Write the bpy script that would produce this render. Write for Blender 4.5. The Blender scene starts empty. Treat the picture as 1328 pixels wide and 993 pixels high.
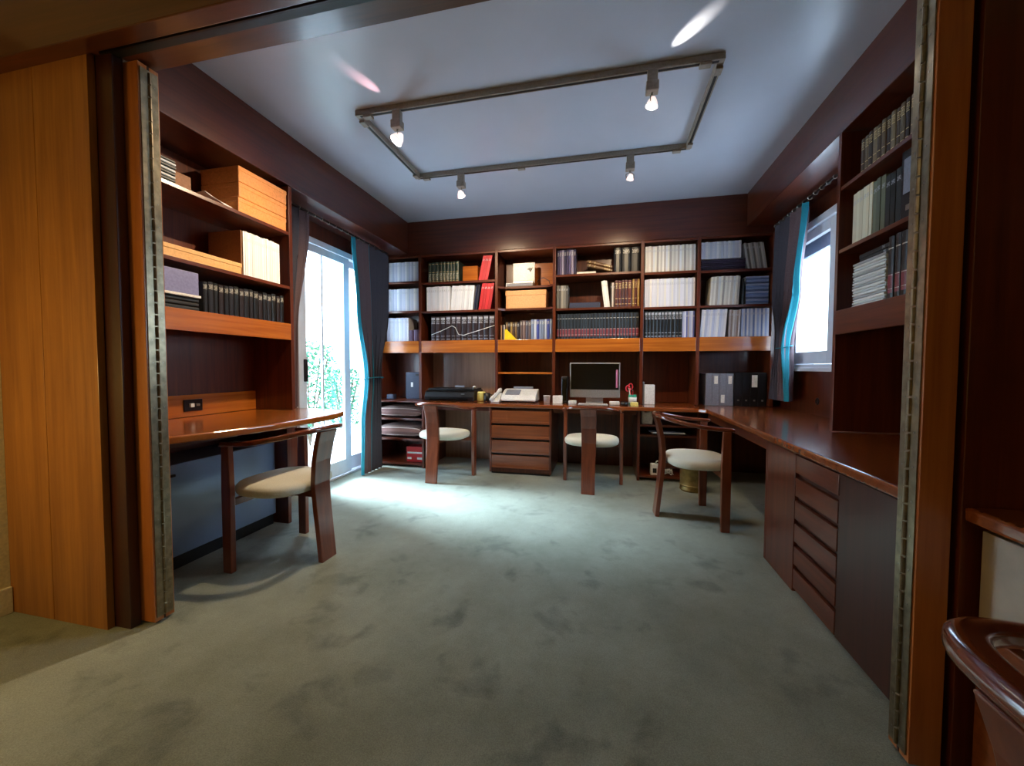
import bpy, bmesh, math, random
from mathutils import Vector, Matrix
R = math.radians
C = bpy.context.scene.collection
random.seed(7)

# ------------------------------------------------------------------ camera
def cam_setup():
    yaw, pi, ro = R(12.957), R(2.204), R(0.14)
    cy, sy = math.cos(yaw), math.sin(yaw)
    r = Vector((cy, sy, 0)); fw = Vector((-sy, cy, 0)); u = Vector((0, 0, 1))
    f2 = fw*math.cos(pi) - u*math.sin(pi); u2 = u*math.cos(pi) + fw*math.sin(pi)
    c, s = math.cos(ro), math.sin(ro)
    X = r*c + u2*s; Y = u2*c - r*s; Z = -f2
    cd = bpy.data.cameras.new('camera'); cam = bpy.data.objects.new('camera', cd); C.objects.link(cam)
    cd.sensor_fit = 'HORIZONTAL'; cd.sensor_width = 36; cd.lens = 520/1328*36; cd.clip_start = .05
    cam.matrix_world = Matrix(((X.x, Y.x, Z.x, 0), (X.y, Y.y, Z.y, 0), (X.z, Y.z, Z.z, 1.12), (0, 0, 0, 1)))
    bpy.context.scene.camera = cam
cam_setup()

# ------------------------------------------------------------------ world, exposure, large lights
sc = bpy.context.scene
sc.view_settings.view_transform = 'Standard'; sc.view_settings.look = 'None'
sc.view_settings.gamma = 1; sc.view_settings.use_curve_mapping = False
sc.view_settings.exposure = 0.0
W = bpy.data.worlds.new('sky'); sc.world = W; W.use_nodes = True
bg = W.node_tree.nodes['Background']
bg.inputs[0].default_value = (.60, .80, 1.0, 1); bg.inputs[1].default_value = 15.0

def add_light(name, kind, loc, target, energy, color, **k):
    ld = bpy.data.lights.new(name, kind); ld.energy = energy; ld.color = color
    for a, v in k.items(): setattr(ld, a, v)
    o = bpy.data.objects.new(name, ld); C.objects.link(o); o.location = loc
    o.rotation_euler = (Vector(target)-Vector(loc)).to_track_quat('-Z', 'Y').to_euler()
    return o
# daylight slanting in through the glazed door on the left
add_light('daylight_sun', 'SUN', (-6, 4, 5), (-.6, 2.9, 0), 33, (.64, .86, 1.0), angle=R(24))
# warm lamp of the room the camera stands in
add_light('warm_wall_lamp', 'POINT', (-2.35, .25, 1.05), (-2.45, 1.24, 1.0), 17, (1.0, .66, .22), shadow_soft_size=.12)
add_light('warm_ceiling_lamp', 'AREA', (.1, -1.2, 2.45), (.1, .6, 0), 1.6, (1.0, .78, .45), shape='DISK', size=.4)

# ------------------------------------------------------------------ materials
MATS = {}
def srgb(c):
    return tuple(((v/255)/12.92 if v/255 <= .04045 else ((v/255+.055)/1.055)**2.4) for v in c)+(1,)
def new_mat(name):
    m = bpy.data.materials.new(name); m.use_nodes = True; MATS[name] = m
    nt = m.node_tree; return m, nt, nt.nodes['Principled BSDF']
def nd(nt, t, **k):
    n = nt.nodes.new(t)
    for a, v in k.items():
        if hasattr(n, a): setattr(n, a, v)
    return n
def mat(name, col, rough=.5, metal=0, coat=0, bump=0, scale=80, vary=.12, emit=None, es=0, trans=0):
    m, nt, b = new_mat(name)
    b.inputs['Roughness'].default_value = rough; b.inputs['Metallic'].default_value = metal
    b.inputs['Coat Weight'].default_value = coat; b.inputs['Coat Roughness'].default_value = .12
    tc = nd(nt, 'ShaderNodeTexCoord'); n = nd(nt, 'ShaderNodeTexNoise'); n.inputs['Scale'].default_value = scale
    n.inputs['Detail'].default_value = 4
    nt.links.new(tc.outputs['Object'], n.inputs['Vector'])
    r = nd(nt, 'ShaderNodeValToRGB'); nt.links.new(n.outputs['Fac'], r.inputs['Fac'])
    c = srgb(col) if max(col) > 1 else tuple(col)+(1,)
    r.color_ramp.elements[0].position = .3; r.color_ramp.elements[1].position = .7
    r.color_ramp.elements[0].color = tuple(v*(1-vary) for v in c[:3])+(1,)
    r.color_ramp.elements[1].color = tuple(min(1, v*(1+vary)) for v in c[:3])+(1,)
    nt.links.new(r.outputs[0], b.inputs['Base Color'])
    if bump:
        bp = nd(nt, 'ShaderNodeBump'); bp.inputs['Strength'].default_value = bump; bp.inputs['Distance'].default_value = .002
        nt.links.new(n.outputs['Fac'], bp.inputs['Height']); nt.links.new(bp.outputs[0], b.inputs['Normal'])
    if emit: b.inputs['Emission Color'].default_value = tuple(emit)+(1,); b.inputs['Emission Strength'].default_value = es
    if trans: b.inputs['Transmission Weight'].default_value = trans
    return m
def wood(name, dark, light, axis='Z', rough=.33, coat=.35, s=1.0):
    m, nt, b = new_mat(name)
    tc = nd(nt, 'ShaderNodeTexCoord'); mp = nd(nt, 'ShaderNodeMapping')
    sc_ = {'X': (.6, 14, 14), 'Y': (14, .6, 14), 'Z': (14, 14, .6)}[axis]
    mp.inputs['Scale'].default_value = tuple(v*s for v in sc_)
    nt.links.new(tc.outputs['Object'], mp.inputs['Vector'])
    n = nd(nt, 'ShaderNodeTexNoise'); n.inputs['Scale'].default_value = 2.2; n.inputs['Detail'].default_value = 8
    n.inputs['Roughness'].default_value = .62; n.inputs['Distortion'].default_value = .5
    nt.links.new(mp.outputs[0], n.inputs['Vector'])
    r = nd(nt, 'ShaderNodeValToRGB'); e = r.color_ramp.elements
    e[0].position = .25; e[1].position = .78; e[0].color = srgb(dark); e[1].color = srgb(light)
    nt.links.new(n.outputs['Fac'], r.inputs['Fac'])
    n2 = nd(nt, 'ShaderNodeTexNoise'); n2.inputs['Scale'].default_value = 1.3
    nt.links.new(tc.outputs['Object'], n2.inputs['Vector'])
    mx = nd(nt, 'ShaderNodeMix', data_type='RGBA', blend_type='MULTIPLY'); mx.inputs[0].default_value = .35
    nt.links.new(r.outputs[0], mx.inputs[6]); nt.links.new(n2.outputs['Fac'], mx.inputs[7])
    nt.links.new(mx.outputs[2], b.inputs['Base Color'])
    b.inputs['Roughness'].default_value = rough; b.inputs['Coat Weight'].default_value = coat
    b.inputs['Coat Roughness'].default_value = .14
    bp = nd(nt, 'ShaderNodeBump'); bp.inputs['Strength'].default_value = .08; bp.inputs['Distance'].default_value = .002
    nt.links.new(n.outputs['Fac'], bp.inputs['Height']); nt.links.new(bp.outputs[0], b.inputs['Normal'])
    return m
D_, L_ = (70, 26, 13), (124, 56, 27)
WX = wood('mahogany_x', D_, L_, 'X'); WY = wood('mahogany_y', D_, L_, 'Y'); WZ = wood('mahogany_z', D_, L_, 'Z')
BX = wood('lit_fascia_x', (168, 84, 26), (224, 132, 46), 'X', .25, .5); BY = wood('lit_fascia_y', (168, 84, 26), (224, 132, 46), 'Y', .25, .5)  # fascia bands lightened to orange: the lamplight on them is put into the colour
SF = wood('soffit_x', (66, 27, 15), (108, 48, 27), 'X', .3, .5); SFY = wood('soffit_y', (66, 27, 15), (108, 48, 27), 'Y', .3, .5)
PANEL = wood('oak_panel', (150, 90, 40), (204, 138, 64), 'Z', .35, .3)
LEAF = wood('door_leaf', (168, 92, 40), (214, 134, 66), 'Z', .35, .3)
DARKW = wood('dark_wood', (48, 18, 10), (80, 32, 16), 'Z', .35, .3)
HEADM = wood('header_wood', (70, 31, 18), (112, 56, 32), 'X', .3, .5)
DRW = wood('drawer_wood', (112, 56, 28), (164, 90, 48), 'X', .3, .4)
LITBK = wood('lit_back_wood', (176, 128, 100), (218, 170, 138), 'Z', .3, .5)  # paler copy of the wall wood, its lit look painted into the colour
CH = wood('chair_wood', (100, 46, 28), (150, 78, 48), 'Z', .28, .5)
CHR = wood('rail_wood', (100, 44, 26), (150, 74, 44), 'X', .16, .8, .6)
TOPX = wood('worktop_x', (120, 58, 26), (168, 88, 40), 'X', .2, .7); TOPY = wood('desk_top', (150, 78, 30), (200, 118, 48), 'Y', .2, .6)
BRASS = mat('brass_hinge', (140, 128, 104), .3, .85, scale=30, vary=.3)
STEEL = mat('dull_steel', (150, 145, 135), .35, .8)
BLACKP = mat('black_plastic', (16, 16, 18), .35, bump=.05)
BLACKG = mat('black_glass', (6, 6, 7), .06, coat=1)
ALU = mat('aluminium', (176, 176, 178), .35, .7)
WHITEP = mat('white_plastic', (222, 222, 220), .35)
PAPER = mat('paper', (232, 230, 224), .8)
WHITEF = mat('white_frame', (225, 228, 236), .35, scale=12, vary=.04)
CREAMW = mat('cream_wall', (214, 204, 168), .8, bump=.1)
SKIRT = mat('white_skirting', (228, 222, 200), .4)
BLUEC = mat('blue_grey_laminate', (122, 142, 172), .28, coat=.3, scale=4, vary=.05)
PLINTH = mat('black_plinth', (14, 13, 14), .5)
TRACK = mat('track_beige', (150, 140, 128), .4, .2)
TRACKD = mat('track_groove', (22, 20, 20), .5)
BULB = mat('lit_halogen_bulb', (255, 250, 240), .2, emit=(1, .93, .86), es=60)
BULB2 = mat('lit_small_bulb', (255, 240, 235), .2, emit=(1, .80, .74), es=14)
GLASSY = mat('reflector_glass', (235, 215, 208), .1, 0, coat=1, emit=(1, .8, .75), es=1.2)
CUSH = mat('cream_upholstery', (216, 213, 196), .85, bump=.25, scale=260)
CURT = mat('curtain_slate', (74, 72, 84), .8, bump=.3, scale=200, vary=.2)
CURT2 = mat('curtain_mauve_brown', (112, 92, 98), .8, bump=.3, scale=200, vary=.2)
TEAL = mat('curtain_teal', (26, 140, 160), .7, bump=.2, scale=150)
ROD = mat('dark_rod', (40, 30, 28), .3, .6)
CARDB = mat('cardboard', (222, 166, 112), .7, bump=.1)
ORBOX = mat('orange_archive_box', (226, 150, 86), .25, coat=.8)
TANBOX = mat('tan_box', (222, 168, 104), .6)
BROWNB = mat('brown_box', (140, 96, 66), .7)
NAVY = mat('navy_box', (46, 54, 78), .5)
REDB = mat('red_box', (196, 34, 38), .5)
GREYB = mat('grey_binder', (128, 132, 146), .5)
DARKB = mat('black_binder', (20, 20, 24), .4)
YEL = mat('yellow_card', (250, 208, 20), .5)
PALEY = mat('pale_yellow_roll', (228, 220, 130), .6)
BASKETM = mat('brass_basket', (150, 130, 80), .35, .7, scale=20, vary=.3)
REDP = mat('red_plastic', (210, 40, 60), .4); GREENP = mat('green_plastic', (30, 150, 120), .4)
BARK = mat('bark', (90, 74, 58), .9); LEAFM = mat('shrub_leaves', (58, 128, 92), .6, scale=6, vary=.4)
TERR = mat('terrace_stone', (216, 220, 222), .8, scale=5, vary=.06)
GREYDR = mat('pale_grey_drawer', (176, 164, 148), .35, scale=10, vary=.15)
SHUT = mat('shutter_box', (96, 112, 140), .5)

def carpet():
    m, nt, b = new_mat('carpet')
    tc = nd(nt, 'ShaderNodeTexCoord')
    n = nd(nt, 'ShaderNodeTexNoise'); n.inputs['Scale'].default_value = 1.7; n.inputs['Detail'].default_value = 7; n.inputs['Roughness'].default_value = .65
    st = nd(nt, 'ShaderNodeTexNoise'); st.inputs['Scale'].default_value = 5.2; st.inputs['Detail'].default_value = 5; st.inputs['Distortion'].default_value = .3; st.inputs['Roughness'].default_value = .55
    f = nd(nt, 'ShaderNodeTexNoise'); f.inputs['Scale'].default_value = 260; f.inputs['Detail'].default_value = 2
    for q in (n, st, f): nt.links.new(tc.outputs['Object'], q.inputs['Vector'])
    r = nd(nt, 'ShaderNodeValToRGB'); e = r.color_ramp.elements
    e[0].position = .35; e[1].position = .68; e[0].color = srgb((116, 123, 108)); e[1].color = srgb((148, 155, 142))
    nt.links.new(n.outputs['Fac'], r.inputs['Fac'])
    r2 = nd(nt, 'ShaderNodeValToRGB'); e = r2.color_ramp.elements
    e[0].position = .56; e[1].position = .74; e[0].color = (1, 1, 1, 1); e[1].color = (.35, .38, .40, 1)
    nt.links.new(st.outputs['Fac'], r2.inputs['Fac'])
    r3 = nd(nt, 'ShaderNodeValToRGB'); e = r3.color_ramp.elements
    e[0].position = .3; e[1].position = .7; e[0].color = (.72, .72, .72, 1); e[1].color = (1.12, 1.12, 1.12, 1)
    nt.links.new(f.outputs['Fac'], r3.inputs['Fac'])
    m1 = nd(nt, 'ShaderNodeMix', data_type='RGBA', blend_type='MULTIPLY'); m1.inputs[0].default_value = .75
    m2 = nd(nt, 'ShaderNodeMix', data_type='RGBA', blend_type='MULTIPLY'); m2.inputs[0].default_value = 1
    nt.links.new(r.outputs[0], m1.inputs[6]); nt.links.new(r2.outputs[0], m1.inputs[7])
    nt.links.new(m1.outputs[2], m2.inputs[6]); nt.links.new(r3.outputs[0], m2.inputs[7])
    nt.links.new(m2.outputs[2], b.inputs['Base Color']); b.inputs['Roughness'].default_value = .95
    b.inputs['Sheen Weight'].default_value = .25
    bp = nd(nt, 'ShaderNodeBump'); bp.inputs['Strength'].default_value = .5; bp.inputs['Distance'].default_value = .004
    nt.links.new(f.outputs['Fac'], bp.inputs['Height']); nt.links.new(bp.outputs[0], b.inputs['Normal'])
    return m
CARPET = carpet()
def ceiling_mat():
    m = mat('satin_ceiling', (186, 190, 204), .32, coat=.15, scale=3, vary=.03, bump=.0)
    return m
CEIL = ceiling_mat()
def glass():
    m = bpy.data.materials.new('window_glass'); m.use_nodes = True; nt = m.node_tree; nt.nodes.clear()
    o = nd(nt, 'ShaderNodeOutputMaterial'); t = nd(nt, 'ShaderNodeBsdfTransparent'); g = nd(nt, 'ShaderNodeBsdfGlossy'); g.inputs['Roughness'].default_value = .02
    fr = nd(nt, 'ShaderNodeLayerWeight'); fr.inputs[0].default_value = .25; mx = nd(nt, 'ShaderNodeMixShader')
    ml = nd(nt, 'ShaderNodeMath', operation='MULTIPLY'); ml.inputs[1].default_value = .35; nt.links.new(fr.outputs['Fresnel'], ml.inputs[0]); nt.links.new(ml.outputs[0], mx.inputs[0]); nt.links.new(t.outputs[0], mx.inputs[1]); nt.links.new(g.outputs[0], mx.inputs[2]); nt.links.new(mx.outputs[0], o.inputs[0])
    return m
GLASS = glass()

# books: cover colour comes from the object's own colour; bands are printed by height
def book_cover(name, bands=None, band_col=(.8, .62, .25), text=None, rough=.5, label=None):
    m, nt, b = new_mat(name)
    oi = nd(nt, 'ShaderNodeObjectInfo'); cur = oi.outputs['Color']
    tc = nd(nt, 'ShaderNodeTexCoord'); sp = nd(nt, 'ShaderNodeSeparateXYZ'); nt.links.new(tc.outputs['Object'], sp.inputs[0])
    def layer(lo, hi, col, cur, noise=None):
        a = nd(nt, 'ShaderNodeMath', operation='GREATER_THAN'); a.inputs[1].default_value = lo
        c = nd(nt, 'ShaderNodeMath', operation='LESS_THAN'); c.inputs[1].default_value = hi
        nt.links.new(sp.outputs['Z'], a.inputs[0]); nt.links.new(sp.outputs['Z'], c.inputs[0])
        k = nd(nt, 'ShaderNodeMath', operation='MULTIPLY'); nt.links.new(a.outputs[0], k.inputs[0]); nt.links.new(c.outputs[0], k.inputs[1])
        ab = nd(nt, 'ShaderNodeMath', operation='ABSOLUTE'); nt.links.new(sp.outputs['X'], ab.inputs[0])
        xm = nd(nt, 'ShaderNodeMath', operation='LESS_THAN'); xm.inputs[1].default_value = .36; nt.links.new(ab.outputs[0], xm.inputs[0])
        k3 = nd(nt, 'ShaderNodeMath', operation='MULTIPLY'); nt.links.new(k.outputs[0], k3.inputs[0]); nt.links.new(xm.outputs[0], k3.inputs[1])
        fac = k3.outputs[0]
        if noise:
            n = nd(nt, 'ShaderNodeTexNoise'); n.inputs['Scale'].default_value = noise; nt.links.new(tc.outputs['Object'], n.inputs['Vector'])
            g = nd(nt, 'ShaderNodeMath', operation='GREATER_THAN'); g.inputs[1].default_value = .52; nt.links.new(n.outputs['Fac'], g.inputs[0])
            k2 = nd(nt, 'ShaderNodeMath', operation='MULTIPLY'); nt.links.new(fac, k2.inputs[0]); nt.links.new(g.outputs[0], k2.inputs[1]); fac = k2.outputs[0]
        mx = nd(nt, 'ShaderNodeMix', data_type='RGBA'); nt.links.new(fac, mx.inputs[0]); nt.links.new(cur, mx.inputs[6]); mx.inputs[7].default_value = tuple(col)+(1,)
        return mx.outputs[2]
    if label: cur = layer(label[0], label[1], label[2], cur)
    for lo, hi in (bands or []): cur = layer(lo, hi, band_col, cur)
    if text: cur = layer(text[0], text[1], text[2], cur, 26)
    nt.links.new(cur, b.inputs['Base Color']); b.inputs['Roughness'].default_value = rough
    return m
GOLDC = (.62, .46, .2)
COVER = book_cover('book_cloth')
SP_PLAIN = book_cover('journal_spine', text=(.78, .86, (.5, .5, .56)))
SP_GOLD = book_cover('gold_banded_spine', [(.1, .12), (.3, .32), (.7, .72), (.88, .9)], GOLDC, (.74, .86, GOLDC), .4)
SP_SILV = book_cover('silver_banded_spine', [(.05, .07), (.18, .195), (.70, .72), (.86, .95)], (.42, .43, .48), (.72, .84, (.40, .41, .45)), .35)
SP_RED = book_cover('red_label_spine', [(.16, .17), (.38, .39), (.8, .82)], (.55, .5, .42), None, .4, (.1, .4, (.20, .03, .04)))
SP_GRN = book_cover('dotted_spine', [(.06, .08), (.5, .52), (.9, .92)], GOLDC, (.12, .45, (.6, .55, .4)), .4)
SP_TOPL = book_cover('title_top_spine', None, GOLDC, (.76, .92, (.6, .57, .5)), .4)

# ------------------------------------------------------------------ mesh helpers
class MB:
    def __init__(s): s.v = []; s.f = []; s.m = []
    def add(s, vs, fs, mi=0):
        o = len(s.v); s.v += [tuple(v) for v in vs]; s.f += [tuple(i+o for i in f) for f in fs]; s.m += [mi]*len(fs)
        return s
    def box(s, x0, x1, y0, y1, z0, z1, mi=0, M=None):
        vs = [(x, y, z) for z in (z0, z1) for y in (y0, y1) for x in (x0, x1)]
        if M: vs = [M @ Vector(v) for v in vs]
        return s.add(vs, [(0, 2, 3, 1), (4, 5, 7, 6), (0, 1, 5, 4), (2, 6, 7, 3), (0, 4, 6, 2), (1, 3, 7, 5)], mi)
    def prism(s, pts, z0, z1, mi=0, axis='Z'):
        n = len(pts); vs = []
        for z in (z0, z1):
            for a, b in pts: vs.append({'Z': (a, b, z), 'X': (z, a, b), 'Y': (a, z, b)}[axis])
        fs = [tuple(range(n))[::-1], tuple(range(n, 2*n))] + [(i, (i+1) % n, n+(i+1) % n, n+i) for i in range(n)]
        return s.add(vs, fs, mi)
    def tube(s, pts, r, n=8, mi=0, prof=None, radii=None, up=None, cap=True):
        pts = [Vector(p) for p in pts]; rings = []
        prof = prof or [(math.cos(2*math.pi*i/n), math.sin(2*math.pi*i/n)) for i in range(n)]; n = len(prof)
        upv = Vector(up) if up else None
        prev = None; vs = []
        for i, p in enumerate(pts):
            t = (pts[min(i+1, len(pts)-1)]-pts[max(i-1, 0)]).normalized()
            if upv: a = t.cross(upv).normalized(); b = a.cross(t).normalized()
            else:
                ref = prev if prev else (Vector((0, 0, 1)) if abs(t.z) < .9 else Vector((1, 0, 0)))
                a = (ref - t*ref.dot(t)).normalized(); b = t.cross(a); prev = a
            rr = radii[i] if radii else (r if isinstance(r, tuple) else (r, r))
            if not isinstance(rr, tuple): rr = (rr, rr)
            vs += [p + a*u*rr[0] + b*w*rr[1] for u, w in prof]
        fs = [(i*n+j, i*n+(j+1) % n, (i+1)*n+(j+1) % n, (i+1)*n+j) for i in range(len(pts)-1) for j in range(n)]
        if cap: fs += [tuple(range(n))[::-1], tuple((len(pts)-1)*n+j for j in range(n))]
        return s.add(vs, fs, mi)
    def lathe(s, prof, n=24, c=(0, 0), mi=0, M=None):
        vs = []; k = len(prof)
        for i in range(n):
            a = 2*math.pi*i/n
            for r, z in prof: vs.append(Vector((c[0]+r*math.cos(a), c[1]+r*math.sin(a), z)))
        if M: vs = [M @ v for v in vs]
        fs = [(i*k+j, ((i+1) % n)*k+j, ((i+1) % n)*k+j+1, i*k+j+1) for i in range(n) for j in range(k-1)]
        fs += [tuple(i*k for i in range(n))[::-1], tuple(i*k+k-1 for i in range(n))]
        return s.add(vs, fs, mi)
    def mesh(s, name, mats, off=(0, 0, 0), smooth=False):
        me = bpy.data.meshes.new(name); ox, oy, oz = off
        me.from_pydata([(x-ox, y-oy, z-oz) for x, y, z in s.v], [], s.f)
        for m in (mats if isinstance(mats, (list, tuple)) else [mats]): me.materials.append(m)
        for p, mi in zip(me.polygons, s.m): p.material_index = mi; p.use_smooth = smooth
        bm = bmesh.new(); bm.from_mesh(me); bmesh.ops.recalc_face_normals(bm, faces=bm.faces); bm.to_mesh(me); bm.free()
        return me
def wloc(o):
    v = Vector((0, 0, 0))
    while o: v += o.location; o = o.parent
    return v
def build(mb, name, mats, parent=None, bevel=0, smooth=False, origin=None, local=False, seg=2):
    """world-space builder: object's origin goes to its own place; parent offset removed"""
    if local: off = (0, 0, 0); loc = (0, 0, 0)
    else:
        pl = wloc(parent) if parent else Vector((0, 0, 0))
        if origin is None:
            if parent: origin = tuple(pl)
            else:
                xs, ys, zs = zip(*mb.v); origin = ((min(xs)+max(xs))/2, (min(ys)+max(ys))/2, min(zs))
        off = origin; loc = Vector(origin)-pl
    o = bpy.data.objects.new(name, mb.mesh(name, mats, off, smooth)); C.objects.link(o); o.location = loc; o.parent = parent
    if bevel:
        b = o.modifiers.new('bevel', 'BEVEL'); b.width = bevel; b.segments = seg; b.limit_method = 'ANGLE'; b.angle_limit = R(40)
    return o
def box(name, m, x0, x1, y0, y1, z0, z1, parent=None, bevel=.002, **k):
    return build(MB().box(x0, x1, y0, y1, z0, z1), name, m, parent, bevel, **k)
def tag(o, label=None, cat=None, group=None, kind=None):
    if label: o['label'] = label
    if cat: o['category'] = cat
    if group: o['group'] = group
    if kind: o['kind'] = kind
    return o
def thing(name, loc, label, cat, group=None, rz=0):
    o = bpy.data.objects.new(name, None); C.objects.link(o); o.location = loc; o.rotation_euler = (0, 0, rz); o.empty_display_size = .1
    return tag(o, label, cat, group)
def struct(name, label=None, loc=None, mb=None, m=None, bevel=0):
    if mb: o = build(mb, name, m, None, bevel)
    else: o = bpy.data.objects.new(name, None); C.objects.link(o); o.location = loc
    o['kind'] = 'structure'
    if label: o['label'] = label
    return o
def kids(o): return [c for c in bpy.data.objects if c.parent == o]
def copy_tree(o, parent=None):
    c = o.copy(); C.objects.link(c); c.parent = parent
    for ch in kids(o): copy_tree(ch, c)
    return c

# ------------------------------------------------------------------ setting
H0 = 2.82
struct('floor', 'grey-green carpet, stained, over both rooms', mb=MB().box(-2.8, 1.85, -2.6, 4.87, -.08, 0), m=CARPET)
struct('ceiling', 'pale blue-grey satin ceiling of the study', mb=MB().box(-2.8, 1.85, 1.39, 4.87, H0, H0+.08), m=CEIL)
wl = MB().box(-2.80, -2.63, 1.2355, 3.0, 0, H0).box(-2.78, -2.63, 4.22, 4.87, 0, H0).box(-2.78, -2.63, 3.0, 4.22, 2.30, H0)
struct('wall_left', 'wood-clad wall round the glazed door', mb=wl, m=WZ)
struct('wall_back', 'wood-clad wall behind the long bookcase', mb=MB().box(-2.63, 1.70, 4.72, 4.87, 0, H0), m=WZ)
wr = MB().box(1.70, 1.85, -2.6, 2.95, 0, H0).box(1.70, 1.85, 4.22, 4.87, 0, H0).box(1.70, 1.85, 2.95, 4.22, 0, 1.12).box(1.70, 1.85, 2.95, 4.22, 2.34, H0)
struct('wall_right', 'wood-clad wall round the window over the counter', mb=wr, m=WZ)
struct('trim_1', 'dark soffit box over the left bookcase and glazed door', mb=MB().box(-2.63, -2.27, 1.39, 4.38, 2.45, H0), m=SFY, bevel=.004)
struct('trim_2', 'dark soffit box over the back bookcase', mb=MB().box(-2.63, 1.70, 4.385, 4.72, 2.43, H0), m=SF, bevel=.004)
struct('trim_3', 'dark soffit box over the right bookcase and window', mb=MB().box(1.34, 1.70, 1.39, 4.38, 2.50, H0), m=SFY, bevel=.004)
# header beam of the wide opening
hd = struct('trim_4', 'dark header beam over the folding door opening', loc=(-.5, 1.28, 2.39))
box('beam', HEADM, -2.80, 1.85, 1.24, 1.388, 2.392, 2.95, hd)
box('front_board', HEADM, -2.80, 1.85, 1.171, 1.238, 2.375, 2.68, hd, .004)
box('door_track', TRACKD, -2.0, .95, 1.262, 1.290, 2.384, 2.392, hd, 0)
box('track_lip', ROD, -2.0, .95, 1.250, 1.258, 2.380, 2.392, hd, 0)
# front wall left: flat panel
wf = struct('wall_front', 'broad flat orange-brown wood panel left of the opening', loc=(-2.3, 1.25, 0))
for a, b in ((-2.63, -2.36), (-2.357, -2.045)): box('panel', PANEL, a, b, 1.235, 1.262, .0, 2.39, wf, .0015)
box('recess_board', DARKW, -2.045, -1.955, 1.262, 1.303, 0, 2.39, wf)
wf2 = struct('wall_front_right', 'dark wood panel right of the opening', loc=(1.3, 1.3, 0))
box('panel', WZ, .935, 1.70, 1.30, 1.36, 0, 2.39, wf2)
box('recess_board', DARKW, .918, .9345, 1.335, 1.36, 0, 2.39, wf2)
# the camera's own room
struct('wall_side', 'cream plaster wall at the left edge of the near room', mb=MB().box(-2.80, -2.63, -2.6, 1.235, 0, 2.6), m=CREAMW)
struct('wall_end', 'closing strip behind the flat wood panel', mb=MB().box(-2.63, -2.05, 1.2625, 1.300, 0, 2.39), m=DARKW)
struct('baseboard_left', 'white skirting board under the cream wall', mb=MB().box(-2.63, -2.612, -2.6, 1.233, 0, .12), m=SKIRT, bevel=.003)
struct('wall_rear', 'cream wall behind the camera', mb=MB().box(-2.80, 1.85, -2.75, -2.6, 0, 2.6), m=CREAMW)
struct('ceiling_near', 'cream ceiling of the near room', mb=MB().box(-2.80, 1.85, -2.6, 1.17, 2.6, 2.68), m=CREAMW)

# glazed door
d1 = struct('door_1', 'white framed glazed patio door onto the garden', loc=(-2.62, 3.7, 0))
fr = MB().box(-2.79, -2.60, 3.0, 3.05, 0, 2.30).box(-2.79, -2.60, 4.17, 4.22, 0, 2.30).box(-2.79, -2.60, 3.05, 4.17, 2.245, 2.30).box(-2.72, -2.60, 3.05, 4.17, 0, .02)
build(fr, 'door_frame', WHITEF, d1, .003)
for y0, y1, xo in ((3.055, 3.735, -2.635), (3.74, 4.165, -2.675)):
    s1 = .045 if y0 < 3.1 else .05; s2 = .095 if y0 < 3.1 else .05
    lf = MB().box(xo, xo+.03, y0, y0+s1, .025, 2.24).box(xo, xo+.03, y1-s2, y1, .025, 2.24).box(xo, xo+.03, y0+s1, y1-s2, .025, .17).box(xo, xo+.03, y0+s1, y1-s2, 2.17, 2.24)
    if y0 < 3.1: lf.box(xo+.006, xo+.024, 3.315, 3.335, .17, 2.17)
    l_ = build(lf, 'door_leaf', WHITEF, d1, .002)
    box('pane', GLASS, xo+.013, xo+.017, y0+s1, y1-s2, .17, 2.17, l_, 0)
box('door_handle', ROD, -2.605, -2.58, 3.058, 3.085, .99, 1.19, d1, .004)
# window
w1 = struct('window_1', 'white framed window over the right counter', loc=(1.70, 3.6, 1.12))
fr = MB().box(1.66, 1.86, 2.95, 2.99, 1.12, 2.34).box(1.66, 1.86, 4.18, 4.22, 1.12, 2.34).box(1.66, 1.86, 2.99, 4.18, 2.28, 2.34).box(1.66, 1.86, 2.99, 4.18, 1.12, 1.155)
build(fr, 'window_frame', WHITEF, w1, .003)
for y0, y1, xo in ((3.50, 4.18, 1.685), (2.99, 3.53, 1.735)):
    s_ = MB().box(xo, xo+.035, y0, y0+.10, 1.157, 2.278).box(xo, xo+.035, y1-.06, y1, 1.157, 2.278).box(xo, xo+.035, y0+.10, y1-.06, 1.157, 1.26).box(xo, xo+.035, y0+.10, y1-.06, 2.20, 2.278)
    q = build(s_, 'sash', WHITEF, w1, .002)
    box('pane', GLASS, xo+.015, xo+.019, y0+.10, y1-.06, 1.26, 2.20, q, 0)
box('window_sill', WHITEF, 1.635, 1.66, 2.93, 4.24, 1.095, 1.125, w1, .004)
box('shutter_box', SHUT, 1.735, 1.775, 3.54, 4.17, 2.10, 2.275, w1, .004)

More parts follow.
